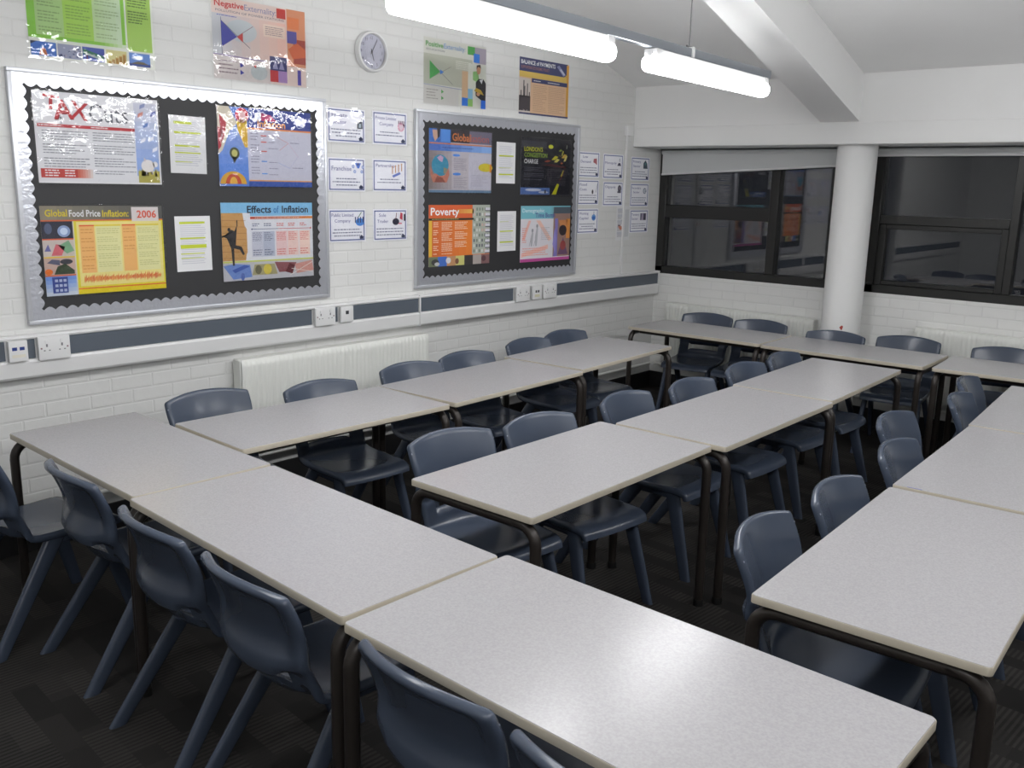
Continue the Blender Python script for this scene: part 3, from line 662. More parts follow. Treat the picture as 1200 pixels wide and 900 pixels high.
# 8 effects of inflation
p = Print(.62, .44)
p.rect(0, 0, 1, 1, (226, 228, 234)); p.rect(0, .83, 1, 1, (140, 196, 230), 2); p.text('Effects', .27, .87, .09, (34, 44, 70), .26, bold=True); p.text('of', .555, .87, .09, (70, 130, 190), .06, bold=True); p.text('Inflation', .65, .87, .09, (34, 44, 70), .3, bold=True)
p.rect(.23, .79, 1, .82, (196, 80, 60), 3); p.grad(.6, .79, 1, .82, (200, 90, 60), (230, 150, 70), 5, 4); p.lines(.35, .796, .9, .815, 1, (236, 220, 200), 6)
p.rect(0, .26, .26, .87, (204, 160, 100), 3); p.poly([(.22, .87), (.24, .7), (.27, .65), (.26, .5), (.28, .42), (.25, .34), (.24, .26), (.3, .26), (.3, .87)], (226, 228, 234), 4)
for i in range(7): p.line(0, .3+i*.08, .25, .29+i*.08, .003, (176, 130, 80), 4)
p.poly([(.06, .62), (.1, .66), (.13, .64), (.16, .72), (.15, .6), (.14, .46), (.2, .44), (.23, .34), (.21, .33), (.18, .4), (.12, .42), (.12, .2), (.1, .2), (.09, .42), (.05, .55), (.0, .58), (.0, .56)], (50, 48, 52), 6); p.disc(.075, .66, .016, .024, (50, 48, 52), 6); p.rect(.155, .7, .165, .78, (50, 48, 52), 6)
p.line(.32, .66, .6, .66, .003, (60, 70, 120), 6); p.line(.6, .66, .97, .66, .003, (200, 70, 70), 6); p.poly([(.97, .675), (.97, .645), (.985, .66)], (200, 60, 60), 6); p.poly([(.32, .675), (.32, .645), (.305, .66)], (60, 70, 120), 6)
for i, (x, c, tc) in enumerate(((.31, (206, 208, 220), (120, 124, 150)), (.435, (190, 196, 212), (110, 116, 140)), (.575, (232, 206, 206), (214, 120, 116)), (.705, (236, 212, 206), (214, 120, 116)), (.84, (240, 216, 206), (214, 120, 116)))):
    p.rect(x, .3, x+.125, .63, c, 3); p.lines(x+.01, .5, x+.11, .62, 6, tc, 5, .4); p.lines(x+.01, .31, x+.11, .4, 3, tc, 5, .4); p.lines(x+.01, .69, x+.09, .74, 2, tc, 5, .5)
p.rect(0, .235, 1, .255, (206, 214, 110), 4); p.rect(0, 0, 1, .235, (200, 200, 206), 3)
p.poly([(0, .2), (.12, .22), (.28, .2), (.3, .04), (.1, .02)], (120, 150, 210), 5); p.poly([(.09, .14), (.22, .2), (.28, .18), (.12, .1)], (70, 100, 180), 6); p.poly([(.3, .06), (.33, .2), (.55, .2), (.58, .06)], (176, 170, 130), 5); p.disc(.37, .13, .035, .06, (120, 116, 90), 6); p.disc(.47, .13, .045, .07, (222, 206, 90), 6); p.poly([(.55, .22), (.6, .08), (.75, .08), (.8, .2)], (150, 90, 96), 5); p.poly([(.67, .08), (.72, .2), (.78, .16), (.75, .05)], (110, 50, 56), 6); p.poly([(.78, .18), (.98, .22), (1, .08), (.8, .05)], (214, 160, 150), 5); p.line(.72, .03, .99, .2, .004, (236, 226, 220), 7); p.line(.74, .12, .99, .06, .004, (236, 226, 220), 7); p.disc(.2, .05, .02, .05, (96, 120, 190), 6)
y, z = pos(3.188, 1.5); p.finish('poster', 'white poster titled effects of inflation, with a dark climbing figure', 'poster', y, z, x=XF, pouch=.006, grp=G_P)
# 9 globalisation
p = Print(.625, .425)
p.rect(0, 0, 1, 1, (196, 190, 196)); p.grad(0, .05, .35, .75, (140, 128, 128), (182, 174, 178), 6, 2); p.rect(0, .78, .33, 1, (70, 120, 196), 3); p.rect(.33, .8, 1, 1, (60, 54, 62), 3); p.rect(.63, .8, 1, 1, (120, 116, 136), 4)
p.text('Global', .355, .83, .12, (216, 130, 70), .29, bold=True); p.text('isation', .65, .83, .12, (200, 104, 90), .3)
p.poly([(.05, .98), (.14, .98), (.13, .86), (.09, .8), (.06, .88)], (206, 170, 150), 4); p.poly([(.12, 1), (.17, 1), (.16, .88), (.13, .85)], (50, 46, 50), 5); p.rect(.18, .8, .32, 1, (90, 150, 220), 4)
p.rect(.0, .765, 1, .785, (214, 130, 90), 5); p.grad(0, .66, 1, .765, (70, 110, 190), (150, 190, 236), 6, 4); p.lines(.2, .7, .9, .73, 1, (70, 90, 150), 6)
p.disc(.17, .43, .13, .17, (70, 150, 180), 5); p.poly([(.12, .55), (.17, .59), (.22, .56), (.2, .48), (.16, .5)], (200, 170, 200), 6); p.poly([(.22, .4), (.28, .38), (.27, .3), (.22, .3)], (150, 150, 130), 6)
p.poly([(.02, .42), (.06, .28), (.1, .3), (.16, .26), (.24, .27), (.3, .4), (.31, .28), (.27, .16), (.06, .16), (.02, .28)], (196, 130, 110), 7); p.poly([(.08, .16), (.12, .26), (.2, .24), (.25, .16)], (150, 90, 80), 8)
p.disc(.42, .6, .06, .02, (90, 150, 230), 5); p.disc(.43, .3, .065, .022, (90, 150, 230), 5); p.lines(.38, .36, .6, .56, 8, (150, 146, 160), 5, .35); p.lines(.38, .07, .6, .26, 8, (150, 146, 160), 5, .35); p.rect(.62, .05, 1, .64, (202, 200, 212), 3)
p.disc(.9, .42, .12, .07, (214, 200, 60), 5); p.rect(.97, .34, 1, .48, (226, 150, 60), 6); p.lines(.66, .1, .95, .3, 7, (176, 172, 190), 5, .3); p.rect(0, 0, 1, .04, (110, 140, 170), 4)
y, z = pos(4.82, 2.013); p.finish('poster', 'poster titled globalisation, with hands holding a blue globe', 'poster', y, z, x=XF, pouch=.008, grp=G_P)
# 10 congestion charge
p = Print(.61, .43)
DK = (36, 36, 46)
p.rect(0, 0, 1, 1, DK); p.rect(0, .83, .5, .95, (66, 66, 76), 3)
p.text("LONDON'S", .06, .77, .075, (206, 208, 50), .36, bold=True); p.text('CONGESTION', .06, .67, .075, (150, 180, 70), .45, bold=True); p.text('CHARGE', .06, .56, .075, WHT, .27, bold=True)
p.disc(.58, .87, .05, .035, (206, 210, 50), 5)
for x, y, dx, dy, c in ((.6, .64, .14, .06, (196, 190, 50)), (.65, .6, .12, .05, (214, 206, 110)), (.72, .74, .1, -.04, (206, 190, 70)), (.8, .68, .12, .06, (214, 180, 80)), (.78, .58, .06, .01, (206, 110, 50)), (.74, .8, .08, .02, (150, 170, 70)), (.9, .85, .02, .06, (200, 206, 190)), (.45, .6, .14, .02, (170, 80, 60)), (.85, .62, .08, .1, (226, 214, 130)), (.8, .72, .05, .08, (190, 190, 80))):
    p.poly([(x, y), (x+dx*.5, y+dy*.2-.012), (x+dx, y+dy), (x+dx*.5, y+dy+.014)], c, 6)
p.poly([(.62, .02), (.71, .02), (.77, .2), (.73, .22)], (206, 206, 40), 6); p.poly([(.79, .35), (.82, .35), (.86, .46), (.845, .46)], (190, 180, 60), 6); p.poly([(.74, .22), (.83, .34), (.9, .52), (.82, .36)], (130, 60, 50), 5); p.poly([(.4, .54), (.9, .5), (.9, .53), (.6, .57)], (90, 40, 44), 4)
p.lines(.06, .27, .45, .5, 9, (110, 110, 124), 5, .35, 4); p.lines(.52, .18, .9, .48, 12, (96, 92, 104), 5, .3); p.rect(0, .02, .58, .14, (90, 120, 180), 5); p.disc(.25, .1, .16, .025, (200, 206, 220), 6); p.disc(.45, .06, .1, .02, (190, 196, 210), 6); p.rect(.47, .04, .5, .1, (60, 64, 80), 7); p.rect(.0, .0, 1, .02, (66, 66, 74), 6)
y, z = pos(5.788, 2.0); p.finish('poster', 'black poster about the congestion charge, with yellow light streaks', 'poster', y, z, x=XF, pouch=.006, grp=G_P)
# 11 poverty
p = Print(.62, .425)
p.rect(0, 0, 1, 1, (222, 120, 50)); p.rect(0, .79, .72, 1, (212, 96, 52), 2); p.grad(.45, .86, .72, .93, (214, 130, 60), (226, 180, 90), 5, 4); p.text('Poverty', .03, .835, .12, WHT, .45, bold=True)
p.rect(0, .75, .72, .785, (44, 40, 36), 5); p.lines(.05, .76, .65, .778, 1, (200, 190, 120), 6); p.rect(0, .17, .05, .75, (226, 180, 60), 4); p.grad(.05, .17, .7, .75, (206, 100, 46), (228, 128, 50), 6, 3)
p.lines(.07, .19, .15, .73, 17, (240, 214, 190), 5, .4, 4); p.lines(.2, .19, .37, .73, 22, (240, 214, 190), 5, .4, 7); p.lines(.41, .3, .62, .73, 16, (240, 214, 190), 5, .4, 6)
p.rect(.7, .17, 1, 1, (170, 176, 164), 4)
for i in range(6):
    for j in range(9): p.rect(.72+i*.046, .2+j*.088, .745+i*.046, .25+j*.088, random.choice([(120, 130, 120), (206, 208, 204), (96, 100, 110), (200, 170, 160)]), 5)
for j in range(9): p.rect(.92, .19+j*.09, 1, .235+j*.09, (206, 206, 214), 6); p.rect(.92, .175+j*.09, 1, .19+j*.09, (70, 66, 80), 6)
for i, c in enumerate(((110, 120, 90), (70, 110, 190), (190, 140, 100), (200, 196, 120), (60, 56, 56), (170, 160, 156), (130, 96, 96))): p.rect(i/7, 0, (i+1)/7, .16, c, 4)
p.disc(.1, .07, .06, .05, (60, 60, 58), 5); p.disc(.13, .04, .04, .03, (190, 190, 186), 6); p.disc(.31, .09, .04, .05, (206, 206, 210), 5); p.disc(.45, .07, .03, .05, (120, 80, 60), 5); p.disc(.9, .09, .04, .05, (90, 60, 66), 5)
y, z = pos(4.816, 1.492); p.finish('poster', 'orange poster titled poverty, with apartment blocks at its right', 'poster', y, z, x=XF, pouch=0, grp=G_P)
# 12 demographic time bomb
p = Print(.615, .43)
p.rect(0, 0, 1, 1, (218, 214, 220)); p.rect(0, .77, 1, 1, (120, 186, 200), 2); p.text('Demographic', .03, .885, .07, (226, 236, 240), .43); p.text('Time Bomb', .28, .795, .08, (84, 80, 150), .4, bold=True)
p.rect(.65, .07, 1, .98, (150, 120, 110), 4); p.grad(.58, .77, .75, .98, (120, 186, 200), (90, 110, 120), 4, 3); p.poly([(.66, .07), (.7, .4), (.68, .77), (.74, .77), (.74, .07)], (130, 120, 190), 5); p.poly([(.76, .74), (.95, .74), (.86, .42)], (196, 130, 80), 6); p.poly([(.86, .42), (.75, .1), (.97, .1)], (110, 80, 110), 6); p.disc(.85, .55, .08, .1, (50, 40, 44), 7); p.disc(.86, .27, .06, .09, (150, 70, 70), 7); p.rect(.92, .4, 1, .76, (214, 140, 70), 6); p.poly([(.68, .6), (.64, .3), (.7, .12), (.72, .4)], (150, 140, 206), 7); p.rect(.65, .86, 1, .98, (80, 90, 100), 5)
p.poly([(.15, .74), (.03, .4), (.08, .4), (.2, .74)], (232, 180, 170), 3); p.poly([(.3, .74), (.56, .36), (.62, .4), (.38, .74)], (232, 190, 176), 3); p.poly([(.02, .16), (.55, .3), (.55, .22), (.02, .08)], (236, 190, 176), 3)
for x, h in ((.2, .26), (.29, .34)):
    p.disc(x+.03, .3+h, .02, .035, (150, 150, 156), 6); p.poly([(x-.01, .3+h*.4), (x+.02, .28+h), (x+.05, .26+h), (x+.04, .3+h*.3), (x+.03, .28), (x, .28)], (176, 176, 182), 6); p.line(x, .4, x-.03, .28, .003, (110, 110, 116), 6)
p.lines(.03, .34, .12, .62, 8, (226, 150, 140), 5, .4); p.lines(.4, .38, .58, .62, 9, (170, 168, 176), 5, .35); p.lines(.04, .1, .55, .26, 4, (230, 160, 150), 5, .4); p.rect(0, .0, 1, .055, (190, 80, 150), 6)
y, z = pos(5.805, 1.48); p.finish('poster', 'teal and pink poster about the demographic time bomb', 'poster', y, z, x=XF, pouch=0, grp=G_P)
# highlighted notes
def note(lab, yc, zc, marks, rot, pouch):
    p = Print(.21, .297); HL = (196, 208, 50)
    for i in range(22):
        y = .9-i*.036
        p.rect(.14, y-.006, random.uniform(.7, .88), y+.006, (196, 196, 206), 2)
    for y, x1, h in marks: p.poly([(.13, y-h/2), (x1, y-h/2+.004), (x1, y+h/2), (.12, y+h/2)], HL, 3)
    yy, zz = pos(yc, zc); p.finish('printed_note', lab, 'note', yy, zz, x=XF, grp='highlighted notes on the boards', pouch=pouch, rot=rot)
note('white note with glossy cover and yellow highlighting, between tax cuts and balloons', 2.692, 2.034, [(.88, .62, .045), (.71, .86, .035), (.48, .82, .03), (.36, .84, .025), (.2, .6, .015)], R(-.7), .004)
note('white note with yellow highlighting on the lower half of the larger board', 2.695, 1.5, [(.88, .84, .04), (.6, .84, .03), (.45, .86, .07), (.32, .8, .02), (.24, .78, .015)], R(.3), 0)
note('white note with two yellow bands on the upper half of the far board', 5.303, 2.02, [(.67, .9, .035), (.22, .9, .035), (.38, .8, .012)], R(0), 0)
note('white note with yellow bands low on the lower half of the far board', 5.327, 1.509, [(.5, .84, .03), (.23, .86, .035), (.74, .6, .012)], R(.3), 0)

# definition cards ---------------------------------------------------------
BLU = (92, 104, 160); TI = (92, 88, 150); TX = (112, 114, 142); NV = (40, 50, 84)
def card(yc, zc, title, lab, pic, grp, ys=(), pouch=.004, nl=3, s=1.):
    p = Print(.297*s, .205*s)
    p.rect(0, 0, 1, 1, (243, 243, 249)); e = .035; d = .026; bd = []
    for q in ((e, e*1.2, 1-e, e*1.2+d*1.3), (e, 1-e*1.2-d*1.3, 1-e, 1-e*1.2), (e, e*1.2, e+d, 1-e*1.2), (1-e-d, e*1.2, 1-e, 1-e*1.2)): bd.append(q)
    for st, x, y, h, w in title: p.text(st, x, y, h, TI, w)
    for i in range(nl): p.lines(.1, .38-i*.095-.03, .88, .38-i*.095+.03, 1, TX, 3, .5, centre=True, gap=.008)
    p.poly([(.83, .08), (.83, .14), (.875, .2), (.93, .14), (.93, .08)], NV, 3); p.poly([(.81, .13), (.875, .205), (.95, .13)], NV, 4)
    pic(p)
    yy, zz = pos(yc, zc); t = p.finish('definition_card', lab, 'card', yy, zz, grp=grp, pouch=pouch)
    b = B()
    for x0, y0, x1, y1 in bd: b.face([p.P(x, y, 2) for x, y in ((x0, y0), (x1, y0), (x1, y1), (x0, y1))], ink(BLU))
    b.build('border_frame', t, recalc=False)
    return t
GL_ = 'definition cards between the boards'; GR_ = 'definition cards beside the windows'
def pic_private(p):
    p.poly([(.78, .42), (.79, .62), (.92, .66), (.93, .44)], (60, 66, 80), 4); p.poly([(.82, .46), (.83, .58), (.89, .59), (.89, .47)], (176, 190, 200), 5); p.line(.87, .62, .92, .8, .005, (120, 110, 130), 4)
def pic_heart(p):
    p.disc(.82, .57, .1, .14, (226, 176, 196), 4)
    for i in range(4): p.rect(.74+i*.05, .66, .765+i*.05, .76, (110, 60, 90), 5)
    p.poly([(.82, .45), (.75, .58), (.78, .66), (.82, .62), (.86, .66), (.9, .58)], (232, 214, 224), 6); p.disc(.9, .62, .03, .06, (110, 60, 90), 5)
def pic_nodes(p):
    for x, y in ((.67, .75), (.71, .6), (.9, .6), (.93, .74)): p.disc(x, y, .035, .05, (140, 160, 214), 4); p.disc(x, y, .018, .026, (206, 214, 236), 5)
    p.poly([(.72, .86), (.88, .86), (.83, .7), (.78, .7)], (90, 130, 214), 5); p.disc(.8, .82, .03, .04, (50, 70, 140), 6)
def pic_people(p):
    p.poly([(.56, .5), (.6, .44), (.82, .56), (.78, .62)], (110, 130, 200), 4)
    for i in range(4): p.rect(.56+i*.09, .56+i*.03, .585+i*.09, .74+i*.03, (200, 150, 110), 5); p.disc(.572+i*.09, .77+i*.03, .02, .03, (206, 160, 120), 6)
def pic_crowd(p):
    p.disc(.84, .6, .12, .12, (90, 150, 226), 4)
    for i in range(4): p.rect(.7+i*.07, .58, .73+i*.07, .76, (70, 80, 120), 5)
    p.line(.8, .76, .88, .9, .006, (110, 140, 110), 5)
def pic_trader(p):
    p.disc(.66, .6, .1, .11, (56, 56, 76), 4); p.line(.66, .68, .68, .88, .006, (120, 70, 80), 5); p.poly([(.78, .7), (.8, .9), (.86, .86), (.86, .64)], (200, 70, 90), 5); p.rect(.9, .62, .95, .84, (50, 46, 54), 5); p.rect(.74, .52, .84, .56, (214, 110, 130), 5)
card(3.803, 2.203, [('Private', .12, .74, .12, .4), ('Sector', .14, .54, .12, .36)], 'blue bordered card titled private sector, top left of the six', pic_private, GL_, pouch=.01)
card(4.166, 2.206, [('Private Limited', .09, .76, .095, .58), ('Company', .2, .58, .095, .4)], 'blue bordered card titled private limited company, with a pink heart', pic_heart, GL_, pouch=.01, nl=2)
card(3.8, 1.9, [('Franchise', .1, .62, .13, .52)], 'blue bordered card titled franchise, with blue linked circles', pic_nodes, GL_)
card(4.163, 1.902, [('Partnership', .1, .76, .1, .54)], 'blue bordered card titled partnership, with a row of small figures', pic_people, GL_, nl=2)
card(3.798, 1.579, [('Public Limited', .08, .77, .1, .58), ('Company', .16, .6, .1, .42)], 'blue bordered card titled public limited company, with a blue crowd', pic_crowd, GL_)
card(4.164, 1.577, [('Sole', .17, .76, .1, .2), ('Trader', .12, .57, .1, .32)], 'blue bordered card titled sole trader, with dark and red figures', pic_trader, GL_)
def pic_a(p): p.poly([(.7, .6), (.72, .74), (.86, .76), (.88, .5), (.8, .56)], (170, 96, 104), 4)
def pic_b(p): p.poly([(.7, .54), (.76, .66), (.84, .66), (.9, .54)], (70, 70, 90), 4); p.rect(.8, .7, .83, .84, (150, 150, 170), 4)
def pic_c(p): p.poly([(.66, .52), (.66, .74), (.76, .88), (.86, .74), (.9, .52)], (66, 80, 96), 4); p.disc(.77, .72, .05, .06, (90, 130, 130), 5)
def pic_d(p): p.disc(.7, .52, .04, .09, (60, 56, 66), 4); p.line(.86, .5, .93, .86, .006, (140, 140, 160), 4)
def pic_e(p): p.disc(.82, .72, .09, .15, (76, 74, 90), 4); p.rect(.72, .54, .9, .62, (90, 86, 104), 5); p.disc(.82, .74, .04, .07, (120, 110, 124), 5)
def pic_f(p): p.disc(.78, .68, .09, .13, (150, 160, 176), 4); p.disc(.79, .68, .055, .08, (214, 218, 226), 5); p.rect(.78, .64, .88, .7, (150, 160, 176), 6)
def pic_g(p): p.disc(.78, .64, .1, .13, (110, 160, 214), 4); p.disc(.78, .62, .08, .07, (60, 110, 190), 5); p.rect(.77, .76, .79, .88, (90, 120, 150), 5)
def pic_h(p): p.rect(.56, .54, .88, .84, (110, 106, 130), 4); p.poly([(.62, .54), (.66, .84), (.72, .84), (.72, .54)], (180, 170, 190), 5); p.poly([(.76, .54), (.78, .84), (.83, .84), (.84, .54)], (60, 56, 76), 5)
card(6.383, 2.04, [('Low', .22, .76, .1, .22), ('Demand', .12, .57, .1, .46)], 'blue bordered card titled low demand, beside the far board', pic_a, GR_, pouch=0)
card(6.738, 2.034, [('Monopoly', .1, .6, .1, .56)], 'blue bordered card with a one-word title and a dark mound, left of the conduit', pic_b, GR_, pouch=0)
card(7.165, 2.025, [('Primary', .1, .76, .1, .42), ('Sector', .12, .57, .1, .38)], 'blue bordered card titled primary sector, beside the window frame', pic_c, GR_, pouch=0, s=.99)
card(6.388, 1.811, [('Fixed', .1, .76, .1, .32), ('Costs', .1, .57, .1, .32)], 'blue bordered card titled fixed costs, with a dark drop', pic_d, GR_, pouch=0)
card(6.752, 1.8, [('Oligopoly', .1, .74, .1, .52)], 'blue bordered card with a dark machine picture, left of the conduit', pic_e, GR_, pouch=0, nl=3)
card(7.17, 1.793, [('Secondary', .08, .76, .09, .48), ('Sector', .16, .58, .09, .34)], 'blue bordered card titled secondary sector, with a pale ring', pic_f, GR_, pouch=0, s=.99)
card(6.395, 1.57, [('Working', .1, .76, .1, .42), ('Capital', .1, .57, .1, .42)], 'blue bordered card titled working capital, with a blue flask', pic_g, GR_, pouch=0)
card(7.185, 1.558, [('Tertiary', .08, .74, .1, .42), ('Sector', .1, .56, .1, .34)], 'blue bordered card titled tertiary sector, lowest beside the window', pic_h, GR_, pouch=0, s=.99)
# narrow printed sheet behind the conduit
p = Print(.21, .297)
for i in range(5): p.rect(.08, .86-i*.17, .5, .93-i*.17, (196, 198, 206), 2); p.lines(.1, .78-i*.17, .48, .86-i*.17, 3, (150, 150, 160), 3)
p.poly([(.14, .4), (.2, .46), (.42, .4), (.46, .32), (.3, .3)], (200, 130, 110), 4); p.rect(.12, .42, .3, .46, (110, 100, 110), 5); p.rect(.4, .56, .48, .6, (90, 60, 60), 4)
p.rect(.62, .1, .92, .9, (206, 207, 210), 2)
y, z = pos(6.93, 1.543); p.finish('printed_sheet', 'pale printed sheet with a small red picture, behind the conduit', 'sheet of paper', y, z)

# clock -----------------------------------------------------------------------
y, z = WL(4.0, 2.668)
t = thing('wall_clock', 'round white wall clock above the gap between the display boards', 'clock', (XW, y, z), WALLROT)
b = B(); b.lathe([(.115, 0), (.122, .006), (.122, .03), (.117, .04), (.108, .042), (.104, .034), (.104, .02)], M_WHITE, 56); b.build('case', t)
b = B(); b.lathe([(.105, .018), (.105, .0205)], mat('lilac_clock_dial', (206, 206, 222), .5), 56); b.build('dial', t)
b = B()
for i in range(1, 13):
    vs, fs, L = text_geo(str(i)); s = .026; a = R(90-30*i); cx, cy = .083*math.cos(a), .083*math.sin(a); k = b.mi(ink((70, 72, 96)))
    V = [b.bm.verts.new((cx+(x-L/2)*s, cy+(q-.35)*s, .0212)) for x, q in vs]
    for f in fs: b.bm.faces.new([V[j] for j in f]).material_index = k
b.build('numerals', t, recalc=False)
def hand(nm, ang, L, w, z):
    b = B(); a = R(90-ang); d = Vector((math.cos(a), math.sin(a), 0)); n = Vector((-d.y, d.x, 0))
    pts = [d*-.018+n*w, d*-.018-n*w, d*L-n*w*.6, d*L+n*w*.6]
    b.prism([(q.x, q.y) for q in pts], z, z+.001, ink((60, 60, 70))); b.build(nm, t)
hand('hour_hand', 163, .055, .003, .0225); hand('minute_hand', 30, .085, .0022, .0240)
b = B(); b.lathe([(.005, .021), (.005, .0265), (.002, .028)], ink((60, 60, 70)), 16); b.build('hand_boss', t)
b = B(); rings = [(.104*math.sin(R(a)), .029+.009*math.cos(R(a))) for a in (90, 75, 60, 45, 30, 15, 4)]
b.lathe(rings, M_COVER, 48); b.build('glass_cover', t)

# ------------------------------------------------------------------ suspended lights
def rail(lab, x0, y0, y1, ang, fix, cables):
    """rail starts at (x0, y0) and runs to y1, turned by ang"""
    t = thing('lighting_rail', lab, 'lighting rail', (x0, y0, 2.535), (0, 0, ang), 'suspended lighting rails')
    L = (y1-y0)/math.cos(ang)
    b = B(); b.box((-.021, 0, 0), (.021, L, .046), M_RAIL, .003, 1); b.build('rail', t)
    for yy in cables:
        d = (yy-y0)/math.cos(ang); yw = y0+d*math.cos(ang); zc = ZC+SL*(YB-yw) if yw > YR else ZR-SL*(YR-yw)
        b = B(); b.tube([(0, d, .05), (0, d, zc-2.535)], .0035, M_WIRE, 8); b.build('suspension_cable', t)
        b = B(); b.box((-.03, d-.012, -.002), (.03, d+.012, .052), M_WHITE, .002, 1); b.tube([(0, d-.03, .056), (0, d+.03, .056)], .006, M_WIRE, 8); b.build('rail_clip', t)
        b = B(); b.lathe([(.03, -.012), (.03, 0)], M_WHITE, 20); o = b.build('ceiling_plate', t); o.location = (0, d, zc-2.535)
    for ya, yb, lb in fix:
        L2 = yb-ya; c = (ya+yb)/2; d = (c-y0)/math.cos(ang)
        f = thing('hanging_tube_light', lb, 'light', (x0-d*math.sin(ang), y0+d*math.cos(ang), 2.42), (0, 0, ang), 'tube lights on the rails')
        b = B(); b.box((-.031, -L2/2+.03, .078), (.031, L2/2-.03, .113), M_WHITE, .004, 1); b.build('batten_body', f)
        b = B(); e = .018
        b.loft([((0, -L2/2+.012, .043), (1, 0, 0), (0, 0, 1), .038, .032), ((0, -L2/2+.024, .042), (1, 0, 0), (0, 0, 1), .05, .042), ((0, L2/2-.024, .042), (1, 0, 0), (0, 0, 1), .05, .042), ((0, L2/2-.012, .043), (1, 0, 0), (0, 0, 1), .038, .032)], M_LAMP, 20, 2.4)
        b.build('diffuser', f)
        for s in (-1, 1):
            b = B(); b.box((-.036, s*(L2/2-.05)-.03, .076), (.039, s*(L2/2-.05)+.03, .112), M_WHITE, .003, 1)
            b.box((-.012, s*(L2/2-.02)-.008, .055), (.012, s*(L2/2-.02)+.006, .1), M_WHITE, .002, 1); b.build('end_bracket', f)
ang = R(4.15)
rail('grey aluminium rail carrying the two lit tubes in view', -2.31, -.4, 5.5, ang,
     [(3.985, 5.45, 'lit tube light at the far end of the rail, nearest the windows'), (2.2, 3.63, 'large lit tube light across the top, left of the far tube'), (.45, 1.93, 'lit tube light cut off by the top edge above the wall clock')], [4.42, 1.2])
rail('added unseen grey rail for fill lights over the right side of the room', .1, -1.2, 6.1, 0.,  # rail and tubes added out of view to brighten the room and far end
     [(4.55, 6.0, 'added unseen fill tube over the right tables, nearest the windows'), (2.6, 4.05, 'added unseen fill tube over the right tables, middle of its rail'), (.65, 2.1, 'added unseen fill tube over the right tables, near end of its rail'), (-1.1, .2, 'added unseen fill tube behind the camera on the right rail')], [4.3, 1.2])

# ------------------------------------------------------------------ tables
TZ = .75
def rounded(w, d, r, n=5):
    pts = []
    for cx, cy, a0 in ((w/2-r, d/2-r, 0), (-w/2+r, d/2-r, 90), (-w/2+r, -d/2+r, 180), (w/2-r, -d/2+r, 270)):
        for i in range(n+1): a = R(a0+90*i/n); pts.append((cx+r*math.cos(a), cy+r*math.sin(a)))
    return pts
def make_table(label):
    """long axis x, 1.2 x 0.6, 0.75 high"""
    t = thing('classroom_table', label, 'table', group='grey-white classroom tables')
    b = B(); o1 = rounded(1.2, .6, .014); o0 = rounded(1.197, .597, .013)
    a = [b.bm.verts.new((x, y, TZ-.0235)) for x, y in o0]; c = [b.bm.verts.new((x, y, TZ-.0015)) for x, y in rounded(1.1955, .5955, .0125)]; d = [b.bm.verts.new((x, y, TZ)) for x, y in rounded(1.194, .594, .012)]
    b.bridge(a, c, M_TOP); b.bridge(c, d, M_TOP); b.cap(a, M_STEEL, True); b.cap(d, M_TOP); b.build('tabletop', t)
    b = B(); a = [b.bm.verts.new((x, y, TZ-.024)) for x, y in o1]; c = [b.bm.verts.new((x, y, TZ-.004)) for x, y in o1]; d = [b.bm.verts.new((x, y, TZ-.0012)) for x, y in rounded(1.1965, .5965, .0135)]
    e = [b.bm.verts.new((x, y, TZ-.024)) for x, y in rounded(1.19, .59, .012)]; g = [b.bm.verts.new((x, y, TZ-.0012)) for x, y in rounded(1.19, .59, .012)]
    b.bridge(a, c, M_EDGE); b.bridge(c, d, M_EDGE); b.bridge(d, g, M_EDGE); b.bridge(e, a, M_EDGE); b.build('edge_band', t)
    # end frames: crossbar under the top bent down into a leg at each side
    for sx in (-1, 1):
        x = sx*.573
        b = B(); b.tube([(x, -.22, TZ-.046), (x, .22, TZ-.046)], .0205, M_STEEL, 12); b.build('crossbar', t)
        for sy in (-1, 1):
            pts = [(x, sy*.2, TZ-.046)]
            for i in range(7):
                a = R(90*i/6); pts.append((x, sy*(.225+.07*math.sin(a)), TZ-.116+.07*math.cos(a)))
            pts.append((x, sy*.297, .02))
            b = B(); b.tube(pts, .0205, M_STEEL, 12, up=(1, 0, 0)); leg = b.build('leg', t)
            b = B(); b.lathe([(.0225, 0), (.0235, .003), (.0225, .03)], mat('black_rubber', (28, 28, 28), .6), 12); f = b.build('foot', leg); f.location = (x, sy*.297, 0)
    for sy in (-1, 1):
        b = B(); b.box((-.54, sy*.2-.012, TZ-.06), (.54, sy*.2+.012, TZ-.03), M_STEEL, .003, 1); b.build('rail', t)
    return t
